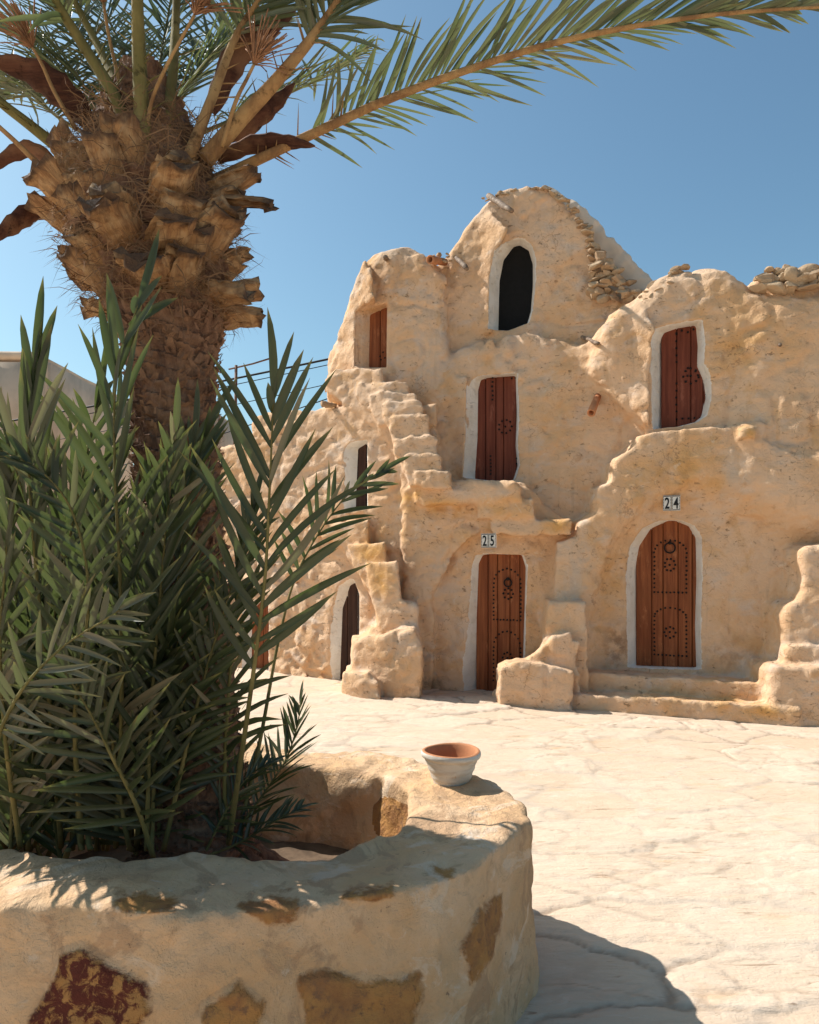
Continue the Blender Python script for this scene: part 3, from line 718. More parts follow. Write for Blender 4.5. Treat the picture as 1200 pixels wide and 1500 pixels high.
def make_door(x0, x1, y0, y1, t, mat, studs, planks=4, arched=False, ring=None, label=None):
    """x0..x1, y0 (top)..y1 (sill) in pixels on plane t"""
    a = fp(x0, y1, t); b = fp(x1, y1, t); top = fp((x0 + x1) / 2, y0, t)
    w = np.linalg.norm((b - a)[:2]); h = top[2] - a[2]
    f = local_frame([a[0], a[1], a[2]])
    root = None; mb = MB(); r = random.Random(int(x0))
    ex = 0.05
    edges = np.linspace(-ex, w + ex, planks + 1)
    edges[1:-1] += [r.uniform(-0.02, 0.02) for _ in edges[1:-1]]
    for i in range(planks):
        u0, u1 = edges[i] + 0.003, edges[i + 1] - 0.003; dz = r.uniform(-0.003, 0.004)
        prof = [(u0, -0.02), (u0, 0.004 + dz), (u0 + 0.006, 0.012 + dz), (u1 - 0.006, 0.012 + dz), (u1, 0.004 + dz), (u1, -0.02)]
        lev = [-ex, h * 0.33, h * 0.66, h + ex]
        Vv = [f(u, z, d + r.uniform(-0.001, 0.001)) for z in lev for u, d in prof]
        m = len(prof); Ff = [[k * m + j, k * m + (j + 1) % m, (k + 1) * m + (j + 1) % m, (k + 1) * m + j] for k in range(3) for j in range(m)]
        Ff += [list(range(m))[::-1], list(range(3 * m, 4 * m))]
        mb.add(Vv, Ff)
    Vv = [f(u, z, d) for d in (-0.05, -0.019) for u, z in ((-ex, -ex), (w + ex, -ex), (w + ex, h + ex), (-ex, h + ex))]
    mb.add(Vv, [[3, 2, 1, 0], [4, 5, 6, 7], [0, 1, 5, 4], [1, 2, 6, 5], [2, 3, 7, 6], [3, 0, 4, 7]])
    npl = len(mb.F)
    for (su, sv, sr) in (studs or []):
        c = f(su * w + r.gauss(0, 0.0015), sv * h + r.gauss(0, 0.0015), 0.012); sr = sr * 1.15
        e = f(1, 0, 0) - f(0, 0, 0); n = f(0, 0, 1) - f(0, 0, 0)
        Vv = []
        for rad, out in ((1, 0), (0.85, 0.75), (0.4, 1.1)):
            for j in range(8):
                q = j * math.pi / 4; Vv.append(c + sr * rad * (e * math.cos(q) + np.array([0, 0, 1]) * math.sin(q)) + n * sr * out)
        mb.add(Vv, [[k * 8 + j, k * 8 + (j + 1) % 8, (k + 1) * 8 + (j + 1) % 8, (k + 1) * 8 + j] for k in range(2) for j in range(8)] + [list(range(16, 24))])
    d = mesh_obj('door', np.concatenate(mb.V), mb.F, [mat, M['iron']], building, False, None, [0] * npl + [1] * (len(mb.F) - npl))
    if label: d['label'] = label
    if ring:
        ru, rv, rr = ring; rb = MB()
        P = [f(ru * w + rr * math.cos(q), rv * h + rr * math.sin(q), 0.03) for q in np.linspace(0, 2 * math.pi, 25)]
        rb.tube(P, 0.0075, 6, cap=False)
        P = [f(ru * w, rv * h + rr, 0.005), f(ru * w, rv * h + rr, 0.04)]
        rb.tube(P, 0.018, 8)
        rb.build('knocker', M['iron'], d)
    return d

def rosette(cu, cv, ru, rv, n=8, s=0.011): return [(cu + ru * math.cos(q), cv + rv * math.sin(q), s) for q in np.linspace(0, 2 * math.pi, n, endpoint=False)] + [(cu, cv, s)]
def arch_studs(u0, u1, v0, v1, vs, n_side, n_arc, base=True, s=0.010):
    o = []
    for i in range(n_side):
        v = v0 + (vs - v0) * i / n_side; o += [(u0, v, s), (u1, v, s)]
    for q in np.linspace(0, math.pi, n_arc): o.append(((u0 + u1) / 2 + (u1 - u0) / 2 * math.cos(q), vs + (v1 - vs) * math.sin(q), s))
    if base:
        for i in range(1, 8): o.append((u0 + (u1 - u0) * i / 8, v0, s))
    return o
low_st = arch_studs(0.29, 0.86, 0.13, 0.47, 0.36, 8, 11) + arch_studs(0.29, 0.86, 0.55, 0.90, 0.80, 9, 11) + rosette(0.58, 0.29, 0.10, 0.036) + rosette(0.60, 0.73, 0.10, 0.036)
make_door(704, 773, 812, 1022, -0.19, M['door'], low_st, 5, ring=(0.60, 0.805, 0.042), label="rust red plank door with arched stud pattern below the 25 tiles")
low_st2 = arch_studs(0.22, 0.73, 0.11, 0.42, 0.36, 9, 11) + arch_studs(0.22, 0.73, 0.52, 0.86, 0.78, 9, 11) + rosette(0.47, 0.26, 0.085, 0.035) + rosette(0.47, 0.70, 0.085, 0.04, 9)
make_door(939, 1031, 760, 982, -0.31, M['door'], low_st2, 5, ring=(0.47, 0.81, 0.052), label="arched rust red plank door with studs and big iron ring")
sq = [(0.22, 0.14 + 0.72 * i / 11, 0.010) for i in range(12) if i not in (5, 6)] + [(0.22 + 0.6 * i / 5, 0.87 + 0.02 * (i % 2), 0.011) for i in range(6)] + [(0.84, 0.10 + 0.36 * i / 6, 0.010) for i in range(7)] + [(0.22 + 0.5 * i / 4, 0.07, 0.010) for i in range(5)] + rosette(0.52, 0.46, 0.15, 0.07, 8, 0.011) + rosette(0.62, 0.50, 0.2, 0.06, 5, 0.010)
make_door(976, 1046, 466, 626, -0.21, M['door_up'], sq, 4, label="studded red brown door at the top of the right staircase")
sq2 = [(0.33, 0.74 + 0.2 * i / 5, 0.011) for i in range(6)] + [(0.28, 0.07 + 0.16 * i / 5, 0.010) for i in range(6)] + [(0.78 + 0.09 * i, 0.92, 0.011) for i in range(2)] + rosette(0.63, 0.49, 0.15, 0.06, 9, 0.011) + [(0.9, 0.2 - 0.05 * i, 0.011) for i in range(4)]
make_door(702, 764, 543, 706, -0.45, M['door_up'], sq2, 5, label="red brown plank door on the middle landing")
make_door(545, 570, 438, 538, -0.37, M['door'], [(0.45, 0.15, .01), (.6, .2, .01), (.5, .1, .01), (.7, .12, .01)], 2, label="narrow red brown door of the upper left chamber")
make_door(527, 542, 640, 748, -0.13, M['door_dark'], None, 2, label="dark door behind the left window opening")
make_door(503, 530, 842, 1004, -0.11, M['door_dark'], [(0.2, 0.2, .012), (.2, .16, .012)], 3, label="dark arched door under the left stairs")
make_door(374, 396, 874, 1002, -0.11, M['door'], None, 2, label="red brown door at the far left behind palm leaves")
make_door(732, 788, 346, 484, -0.67, M['backing'], None, 1, label="near black panel standing in for the unlit room behind the top storey arch")  # black sheet painting the darkness of the room behind; no real door leaf

# --- rubble, beams, spouts
_bm = bmesh.new(); bmesh.ops.create_icosphere(_bm, subdivisions=3, radius=1.0)
ICO_V = np.array([v.co[:] for v in _bm.verts]); ICO_F = [[v.index for v in f.verts] for f in _bm.faces]; _bm.free()
def rock(mb, c, size, rot=0.0, r=random):
    v = ICO_V.copy()
    for _ in range(9):
        n = np.array([r.gauss(0, 1) for _ in range(3)]); n /= np.linalg.norm(n); o = r.uniform(0.34, 0.72)
        v -= np.maximum(v @ n - o, 0)[:, None] * n
    v += 0.03 * fbm(v * 1.0 + r.random() * 50, 3.0, 3)[:, None] * v
    v = v * np.array(size); ca, sa = math.cos(rot), math.sin(rot)
    v = np.stack([v[:, 0] * ca - v[:, 2] * sa, v[:, 1], v[:, 0] * sa + v[:, 2] * ca], 1)
    mb.add(v + np.array(c), ICO_F)
def rubble(spots, name='rubble_coping', seed=1):
    r = random.Random(seed); mb = MB()
    for x, y, t, s in spots:
        c = fp(x, y, t); rock(mb, c, (s * r.uniform(1.0, 2.0), s * r.uniform(0.9, 1.3), s * r.uniform(0.55, 1.05)), r.uniform(-0.5, 0.5), r)
    return mb.build(name, M['stone'], building, smooth=False)
r = random.Random(4)
sp = []
for y in range(372, 442, 9):                                # patch of bare rubble right of the top gable
    xl = 868 + (y - 372) * 0.06; xr = 884 + (y - 372) * 0.95
    x = xl
    while x < xr:
        sp.append((x + r.uniform(-2, 2), y + r.uniform(-3, 3) - (x - xl) * 0.0, -0.40 + r.uniform(-0.03, 0.03), r.uniform(0.042, 0.07))); x += r.uniform(9, 14)
rubble(sp, seed=2)
sp = []                                                     # stones along the curve of the top gable
for i in range(34):
    f_ = i / 33; pth = smooth_path([(805, 274, 0), (835, 294, 0), (857, 324, 0), (872, 352, 0), (880, 376, 0)], 34)[i]
    sp.append((pth[0] - r.uniform(0, 7), pth[1] + r.uniform(0, 8), -0.44, r.uniform(0.025, 0.05)))
rubble(sp, seed=3); sp = []
for i in range(16): sp.append((708 + i * 6.2, 290 - 18 * math.sin(i / 15 * 1.5) + r.uniform(0, 5), -0.46, r.uniform(0.02, 0.03)))
rubble(sp, seed=8)
sp = [(1112 + 6 * i + r.uniform(-3, 3), 398 - 0.1 * i * 2 + row * 11 + r.uniform(-4, 4), -0.03 - 0.05 * (row == 0), r.uniform(0.045, 0.085)) for i in range(0, 38, 2) for row in range(3) if not (i < 2 and row == 0)]
rubble(sp, seed=5)
sp = [(942 + 5.0 * i + r.uniform(-2, 2), 432 - 3.6 * i + r.uniform(-3, 6), -0.12, r.uniform(0.03, 0.055)) for i in range(13)] + [(948 + 5 * i, 438 - 3.4 * i + r.uniform(0, 8), -0.05, 0.035) for i in range(8)]
rubble(sp, seed=6)
sp = [(628 + 3 * i + r.uniform(-2, 2), 376 + r.uniform(-4, 12), -0.28, r.uniform(0.018, 0.035)) for i in range(12)]
rubble(sp, seed=7)
def beam(a, b, ra, mat='beam', name='beam'):
    mb = MB(); P = np.linspace(np.array(a), np.array(b), 7); P[1:-1] += rng.normal(0, 0.004, (5, 3))
    mb.tube(P, ra * (1 + 0.15 * rng.normal(0, 1, 7)), 8); return mb.build(name, M[mat], building)
beam(fp(716, 287, -0.55), fp(750, 309, 0.02), 0.032)
beam(fp(664, 372, -0.6), fp(684, 394, -0.05), 0.028)
beam(fp(852, 493, -0.5), fp(877, 503, 0.02), 0.020)
beam(fp(566, 380, -0.3), fp(564, 376, 0.03), 0.028)
beam(fp(1143, 500, -0.2), fp(1143, 506, 0.10), 0.018)
beam(fp(472, 592, 0.22), fp(492, 594, 0.0), 0.035, 'stone', 'corbel_stone')
def clay_pipe(a, b, ra, name='clay_spout'):
    a, b = np.array(a), np.array(b); mb = MB(); ax = (b - a) / np.linalg.norm(b - a)
    u = np.cross(ax, [0, 0, 1.0]); u /= np.linalg.norm(u); v = np.cross(u, ax); n = 14
    prof = [(0, ra * 0.9), (0.6, ra), (1.0, ra * 1.08), (1.0, ra * 0.72), (0.3, ra * 0.66)]
    L = np.linalg.norm(b - a); Vv = [a + ax * L * s + q * (u * math.cos(2 * math.pi * j / n) + v * math.sin(2 * math.pi * j / n)) for s, q in prof for j in range(n)]
    Ff = [[k * n + j, k * n + (j + 1) % n, (k + 1) * n + (j + 1) % n, (k + 1) * n + j] for k in range(4) for j in range(n)] + [list(range(4 * n, 5 * n)), list(range(n))[::-1]]
    mb.add(Vv, Ff); return mb.build(name, M['terracotta'], building)
clay_pipe(fp(652, 384, -0.40), fp(630, 380, -0.02), 0.045)
clay_pipe(fp(876, 580, -0.30), fp(866, 605, 0.02), 0.040)

# --- house number tiles
def number_sign(cx, cy, t, digits, label):
    c = fp(cx, cy, wall_t(cx, cy, t, 5)); f = local_frame(c)
    root = empty("number_sign", Vector(c)); tag(root, label, "house number")
    for i, ch in enumerate(digits):
        u = (i - 0.5) * 0.083; mb = MB()
        w2, h2 = 0.0395, 0.076
        Vv = [f(u + a * w2 * s, b * h2 * s, d) for d, s in ((-0.03, 1), (0.008, 1), (0.011, 0.95)) for a, b in ((-1, -1), (1, -1), (1, 1), (-1, 1))]
        Ff = [[3, 2, 1, 0], [8, 9, 10, 11]] + [[k * 4 + j, k * 4 + (j + 1) % 4, k * 4 + 4 + (j + 1) % 4, k * 4 + 4 + j] for k in range(2) for j in range(4)]
        mb.add(Vv, Ff); tl = mb.build('tile', M['tile'], root, smooth=False)
        bm_ = MB()                                           # beaded black border
        for q in range(36):
            s = q / 36 * 4; k = int(s); g = (s - k) * 2 - 1
            a, b = ((g, -1), (1, g), (-g, 1), (-1, -g))[k]
            p = f(u + a * w2 * 0.86, b * h2 * 0.9, 0.0125); e = f(1, 0, 0) - f(0, 0, 0)
            z = np.array([0, 0, 1.0]); sz = 0.0040
            bm_.add([p - e * sz - z * sz, p + e * sz - z * sz, p + e * sz + z * sz, p - e * sz + z * sz], [[0, 1, 2, 3]])
        bm_.build('border', M['ink'], tl, smooth=False)
        cu = bpy.data.curves.new('digit', 'FONT'); cu.body = ch; cu.size = 0.155; cu.extrude = 0.001; cu.align_x = 'CENTER'; cu.align_y = 'CENTER'; cu.offset = 0.0035
        tmp = bpy.data.objects.new('digit_text', cu); col.objects.link(tmp)
        dg = bpy.context.evaluated_depsgraph_get(); me = bpy.data.meshes.new_from_object(tmp.evaluated_get(dg))
        bpy.data.objects.remove(tmp)
        vv = np.array([v.co[:] for v in me.vertices]); vv[:, 0] *= 0.62
        cxy = (vv.min(0) + vv.max(0)) / 2
        V2 = [f(u + (p[0] - cxy[0]), p[1] - cxy[1], 0.0135 + p[2]) for p in vv]
        mesh_obj('digit', V2, [list(p.vertices) for p in me.polygons], M['ink'], tl, smooth=False)
number_sign(716, 792, 0.02, "25", "white tile plaque reading 25 above the middle door")
number_sign(984, 737, -0.02, "24", "white tile plaque reading 24 above the arched right door")

# ------------------------------------------------------------------ planter ring round the palm
planter = empty("stone_planter", (-0.8, 3.0, 0))
tag(planter, "low round plastered stone planter wall with ochre stones, holding the palm", "planter")
def make_planter():
    h = 0.0125; x0, y0, z0 = -2.5, 1.85, -0.1
    nx, ny, nz = int(3.25 / h), int(2.45 / h), int(0.86 / h)
    ax = (x0 + h * np.arange(nx)).astype(np.float32); ay = (y0 + h * np.arange(ny)).astype(np.float32); az = (z0 + h * np.arange(nz)).astype(np.float32)
    AX, AY = np.meshgrid(ax, ay, indexing='ij')
    outer = [(.44, 2.79), (.455, 2.97), (.37, 3.25), (.05, 3.62), (-.40, 3.83), (-.95, 3.92), (-1.6, 3.75), (-2.1, 3.3), (-2.15, 2.8), (-1.8, 2.3), (-1.2, 2.11), (-.6, 2.10), (.08, 2.29), (.21, 2.40)]
    inner = [(.0, 2.74), (.005, 3.20), (-.13, 3.40), (-.40, 3.52), (-.85, 3.58), (-1.35, 3.45), (-1.7, 3.1), (-1.72, 2.8), (-1.45, 2.58), (-1.1, 2.50), (-.55, 2.46), (-.27, 2.55)]
    do = poly_sdf(AX, AY, outer); di = poly_sdf(AX, AY, inner)
    d2 = smax(do, -di, 0.06)
    ztop = 0.60 + 0.012 * np.sin(AX * 5) + 0.05 * np.clip((-AX - 1.1) / 0.6, 0, 1) * 0
    taper = 0.05 * (0.6 - az)[None, None, :]
    d = smax(d2[:, :, None] - taper, az[None, None, :] - ztop[:, :, None], 0.022)
    d += 0.015 * grid_noise((nx, ny, nz), h, 0.32, 301) + 0.013 * grid_noise((nx, ny, nz), h, 0.13, 302) + 0.0075 * grid_noise((nx, ny, nz), h, 0.05, 303) + 0.003 * grid_noise((nx, ny, nz), h, 0.026, 305)
    inn = np.clip(1 - np.abs(di) / 0.08, 0, 1)[:, :, None] * np.clip((0.58 - az) / 0.05, 0, 1)[None, None, :]
    d += inn * 0.035 * grid_noise((nx, ny, nz), h, 0.16, 304)
    V, F = surface_nets(d.astype(np.float32))
    W = np.stack([x0 + h * V[:, 0], y0 + h * V[:, 1], z0 + h * V[:, 2]], 1)
    och = np.full(len(W), -0.5); red = np.full(len(W), -0.5); lime = np.zeros(len(W))
    k = W[:, 1]; sx = 600 + W[:, 0] / k * FPX; sy = YH - (W[:, 2] - EYE) / k * FPX      # stone outlines measured on the photograph, stored on the mesh
    front = W[:, 1] < 2.95
    def blob(arr, poly):
        dd = -poly_sdf(sx[front].astype(np.float32), sy[front].astype(np.float32), poly) / 300.0
        arr[front] = np.maximum(arr[front], dd)
    blob(och, [(160, 1325), (165, 1300), (258, 1306), (262, 1338), (215, 1342), (180, 1350)])
    blob(och, [(335, 1330), (345, 1312), (455, 1298), (440, 1352), (395, 1356)])
    blob(och, [(492, 1318), (500, 1298), (578, 1292), (580, 1314), (545, 1326)])
    blob(och, [(630, 1268), (670, 1268), (672, 1290), (652, 1290)])
    blob(och, [(672, 1390), (700, 1330), (738, 1305), (742, 1350), (728, 1400), (690, 1445)])
    blob(och, [(436, 1430), (470, 1420), (560, 1432), (615, 1425), (622, 1465), (600, 1520), (440, 1520)])
    blob(och, [(290, 1470), (350, 1435), (395, 1470), (380, 1520), (290, 1520)])
    blob(red, [(40, 1500), (80, 1420), (90, 1388), (125, 1380), (150, 1398), (215, 1440), (225, 1480), (205, 1530), (40, 1530)])
    q = np.hypot(W[:, 0] - 0.22, (W[:, 1] - 2.62) * 0.8); lime = 0.6 * np.clip(1.5 * (1 - q / 0.09), 0, 1) * (W[:, 2] > 0.55)
    inside = (W[:, 1] > 3.15) & (np.hypot(W[:, 0] + 0.04, (W[:, 2] - 0.40) * 1.0) < 0.13); och[inside] = np.maximum(och[inside], 0.05)
    # the stones sit a few millimetres back or proud
    mk = np.clip(np.maximum(och, red) / 0.03 + 0.4, 0, 1) * front
    W[:, 1] -= mk * (0.010 + 0.006 * vnoise(W, 30, 61)); gro = np.clip(1 - np.abs(np.maximum(och, red)) / 0.02, 0, 1) * front
    W[:, 1] += gro * 0.009
    mesh_obj('wall', W, F, M['planter'], planter, True, dict(ochre=och, dark_patch=red, lime=lime))
    n = 46; mb = MB(); xs = np.linspace(-2.0, 0.2, n); ys = np.linspace(2.35, 3.75, n)
    G = np.array([(x, y, 0.0) for x in xs for y in ys]); G[:, 2] = 0.26 + 0.03 * fbm(G, 3, 9) + 0.015 * fbm(G, 14, 8)
    # trim to the inside of the wall ring
    dd = poly_sdf(G[:, 0].astype(np.float32), G[:, 1].astype(np.float32), outer)
    Fs = [[i * n + j, (i + 1) * n + j, (i + 1) * n + j + 1, i * n + j + 1] for i in range(n - 1) for j in range(n - 1)]
    Fs = [f for f in Fs if max(dd[i] for i in f) < -0.12]
    mb.add(G, Fs); mb.build('soil', M['soil'], planter)
make_planter()

# --- clay pot on the rim
def make_pot():
    c = px(661, 1150, 3.25); c[2] = 0.592
    root = empty("flower_pot", Vector(c)); tag(root, "empty whitewashed clay flower pot standing on the planter rim", "flower pot")
    def lathe(prof, name, mat, wob=0.0):
        n = 56; Vv = []
        for rr, zz in prof:
            for j in range(n):
                q = 2 * math.pi * j / n; k = 1 + wob * math.sin(3 * q + zz * 30) + wob * 0.6 * math.sin(5 * q)
                Vv.append((c[0] + rr * k * math.cos(q), c[1] + rr * k * math.sin(q), c[2] + zz + 0.002 * math.sin(2 * q) * (zz > 0.1)))
        m = len(prof); Ff = [[i * n + j, i * n + (j + 1) % n, (i + 1) * n + (j + 1) % n, (i + 1) * n + j] for i in range(m - 1) for j in range(n)]
        mb = MB(); mb.add(Vv, Ff); return mb.build(name, mat, root)
    t = NT("whitewashed_clay")
    nz = t.noise(9, 5, 0.65, co=t.co((1, 1, 3.5)))
    cc = t.mix(t.ramp(nz, 0.40, 0.62), (0.60, 0.555, 0.48), (0.50, 0.43, 0.345))
    cc = t.mix(t.ramp(t.noise(22, 5, 0.7), 0.60, 0.70, 0, 0.8), cc, (0.48, 0.27, 0.15))
    white = t.done(cc, 0.85, t.bump(t.noise(30, 4, 0.6, co=t.co((1, 1, 3))), 0.35, 0.006))
    z = np.linspace(0.004, 0.118, 14)
    prof = [(0.0, 0.0), (0.062, 0.0), (0.068, 0.004)] + [(0.070 + 0.042 * ((q - 0.004) / 0.114) ** 0.9 + 0.0016 * math.sin(q * 190), q) for q in z] + [(0.117, 0.120), (0.124, 0.126), (0.127, 0.133), (0.126, 0.141), (0.122, 0.147)]
    lathe(prof, 'body', white, 0.008)
    prof = [(0.122, 0.147), (0.117, 0.150), (0.110, 0.149), (0.106, 0.143), (0.100, 0.12), (0.086, 0.07), (0.066, 0.022), (0.0, 0.016)]
    lathe(prof, 'inside', M['terracotta'], 0.008)
make_pot()

# ------------------------------------------------------------------ palm fronds
def frond(parent, pts, normal, n=46, lmax=0.45, width=0.020, ang0=60, ang1=22, vee=25, start=0.12, rad=0.012, leafmat='leaf', ribmat='rib', droop=0.15, seed=0, lmin=0.25, spines=0, dry=0.0, curl=0.0, jitter=7, tiplen=0.55):
    r = random.Random(seed * 7 + 13)
    P = smooth_path(pts, 40); seg = np.linalg.norm(np.diff(P, axis=0), axis=1); s = np.concatenate([[0], np.cumsum(seg)]); s /= s[-1]
    Tn = np.gradient(P, axis=0); Tn /= np.linalg.norm(Tn, axis=1)[:, None]
    N0 = np.array(normal, dtype=float)
    V = []; F = []; tip = []; dr = []; tone = []
    def at(u): return np.array([np.interp(u, s, P[:, i]) for i in range(3)]), np.array([np.interp(u, s, Tn[:, i]) for i in range(3)])
    def leaflet(p, d, nn, L, w, drp, dd):
        base = len(V); K = 6
        d = d / np.linalg.norm(d)
        b = np.cross(d, nn); b /= np.linalg.norm(b) + 1e-9; up = np.cross(b, d)
        sag = r.gauss(0, 0.07); tn_ = r.random(); tone.extend([tn_] * (3 * K))
        for i in range(K):
            q = i / (K - 1); ww = w * (0.55 + 1.3 * q) * (1 - q) ** 0.75 * 1.25 + 0.0006 if i else w * 0.45
            c = p + d * L * q + np.array([0, 0, -1.0]) * drp * L * q * q + b * sag * L * q * q
            V.append(c - b * ww * 0.5 + up * ww * 0.30); V.append(c - up * ww * 0.05); V.append(c + b * ww * 0.5 + up * ww * 0.22)
            tip.extend([q] * 3); dr.extend([dd] * 3)
        for i in range(K - 1):
            k = base + i * 3
            F.append([k, k + 1, k + 4, k + 3]); F.append([k + 1, k + 2, k + 5, k + 4])
    for side in (-1, 1):
        for i in range(n):
            u = start + (1 - start) * (i + 0.5 + 0.25 * side + r.uniform(-0.3, 0.3)) / n
            u = min(u, 0.997); p, T_ = at(u); T_ /= np.linalg.norm(T_)
            N = N0 - T_ * N0.dot(T_); N /= np.linalg.norm(N); B = np.cross(T_, N) * side
            q = (u - start) / (1 - start)
            L = lmax * (lmin + (1 - lmin) * math.sin(math.pi * min(1, (q * 0.9 + 0.12))) ** 0.6) * (1 - (1 - tiplen) * q ** 3) * r.uniform(0.82, 1.1)
            a = R(ang0 + (ang1 - ang0) * q + r.gauss(0, jitter)); v = R(vee + r.gauss(0, jitter + 3) + (12 if i % 2 else -8))
            d = T_ * math.cos(a) + math.sin(a) * (B * math.cos(v) + N * math.sin(v))
            if r.random() < 0.06: L *= r.uniform(0.35, 0.7)
            leaflet(p, d, N * math.cos(v) - B * math.sin(v), L, width * r.uniform(0.8, 1.15), droop * r.uniform(0.3, 1.5), max(0.0, min(1.0, dry + (r.uniform(0.4, 0.95) if r.random() < 0.11 else 0) + r.gauss(0, 0.06))))
    p, T_ = at(1.0); leaflet(p, T_, N0, lmax * tiplen, width, droop, dry)
    o = mesh_obj('frond', np.array(V), F, M[leafmat], parent, True, dict(tip=np.array(tip), dry=np.array(dr), tone=np.array(tone)))
    mb = MB(); mb.tube(P, rad * (1.0 - 0.86 * s) + 0.0012, 8, squash=0.75)
    for i in range(spines):                                  # thorns on the bare stalk
        u = 0.05 + start * 1.1 * r.random(); p, T_ = at(u); N = N0 - T_ * N0.dot(T_); N /= np.linalg.norm(N); B = np.cross(T_, N) * r.choice((-1, 1))
        d = T_ * 0.5 + B * 0.8 + N * r.uniform(-0.2, 0.5); d /= np.linalg.norm(d); L = r.uniform(0.05, 0.13)
        mb.tube([p, p + d * L * 0.6, p + d * L], [0.0032, 0.0022, 0.0004], 5)
    mb.build('midrib', M[ribmat], o)
    return o

palm = empty("date_palm", (-0.86, 3.02, 0.25))
tag(palm, "date palm with shaggy cut leaf bases and long arching fronds", "palm tree")
PD = 2.93
axis = smooth_path([px(292, 1290, PD + 0.0), px(290, 1150, PD), px(272, 900, PD), px(256, 650, PD), px(246, 480, PD), px(220, 340, PD), px(212, 210, PD), px(208, 120, PD)], 160)
def on_axis(z): return np.array([np.interp(z, axis[:, 2], axis[:, 0]), np.interp(z, axis[:, 2], axis[:, 1]), z])
def trunk_r(z): return float(np.interp(z, [0.15, 0.40, 0.7, 1.4, 2.0, 2.3, 2.5, 2.75, 3.0, 3.25, 3.45], [0.31, 0.21, 0.160, 0.150, 0.146, 0.155, 0.215, 0.285, 0.25, 0.15, 0.06]))
def make_trunk():
    nt, nz = 180, 520; zs = np.linspace(0.12, 3.42, nz); th = np.linspace(0, 2 * math.pi, nt, endpoint=False)
    TH, ZZ = np.meshgrid(th, zs); rad = np.vectorize(trunk_r)(ZZ)
    # overlapping scale rows (old leaf scars), spiralling
    a = TH * 9 / (2 * math.pi); row = ZZ / 0.052 + a * 0.55 / 1.0
    ri = np.floor(row); fr = row - ri; ci = a + 0.5 * (ri % 2); cf = ci - np.floor(ci)
    hsh = np.modf(np.abs(np.sin((ri * 12.9898 + np.floor(ci) * 78.233)) * 43758.5453))[0]
    scale = (fr ** 1.6) * (1 - (2 * np.abs(cf - 0.5)) ** 4) * (0.5 + 0.8 * hsh)
    P0 = np.stack([np.cos(TH) * 0.17, np.sin(TH) * 0.17, ZZ], -1).reshape(-1, 3)
    rad = rad + 0.024 * scale + (0.012 * fbm(P0, 14, 51) + 0.010 * fbm(P0, 42, 52)).reshape(rad.shape)
    cx = np.interp(ZZ, axis[:, 2], axis[:, 0]); cy = np.interp(ZZ, axis[:, 2], axis[:, 1])
    V = np.stack([cx + rad * np.cos(TH), cy + rad * np.sin(TH), ZZ], -1).reshape(-1, 3)
    I = np.arange(nz * nt).reshape(nz, nt)
    F = np.stack([I[:-1].ravel(), np.roll(I, -1, 1)[:-1].ravel(), np.roll(I, -1, 1)[1:].ravel(), I[1:].ravel()], 1)
    tr = mesh_obj('trunk', V, F, M['trunk'], palm, False)
    # ragged fibre flakes standing off the bark
    r = random.Random(8); mb = MB()
    for i in range(2600):
        z = r.uniform(0.3, 2.45); q = r.uniform(0, 2 * math.pi); rr = trunk_r(z) + r.uniform(0.004, 0.028); c = on_axis(z)
        o = np.array([math.cos(q), math.sin(q), 0]); tn = np.array([-math.sin(q), math.cos(q), 0])
        p = c + o * rr; L = r.uniform(0.012, 0.040); w = r.uniform(0.004, 0.016)
        d = np.array([0, 0, r.uniform(0.2, 1)]) + o * r.uniform(0.1, 0.8) + tn * r.gauss(0, 0.6); d /= np.linalg.norm(d)
        mb.add([p - tn * w, p + tn * w, p + d * L + tn * w * 0.5, p + d * L * 1.1 - tn * w * 0.6], [[0, 1, 2, 3]])
    mb.build('bark_flakes', M['trunk'], palm, smooth=False)
    # roots
    for k, (a_, L) in enumerate(((-20, 0.26), (-45, 0.24), (-70, 0.22), (10, 0.22), (200, 0.25), (240, 0.22), (120, 0.2))):
        q = R(a_); c = on_axis(0.45); o = np.array([math.cos(q), math.sin(q), 0]); rb = MB()
        rb.tube(smooth_path([c + o * 0.14, c + o * 0.24 + [0, 0, -0.06], c + o * (0.26 + L * 0.5) + [0, 0, -0.14], c + o * (0.3 + L) + [0, 0, -0.21]], 14), np.linspace(0.06, 0.022, 14) * (1 + 0.2 * rng.normal(0, 1, 14)), 8)
        rb.build('root', M['trunk'], palm)
make_trunk()

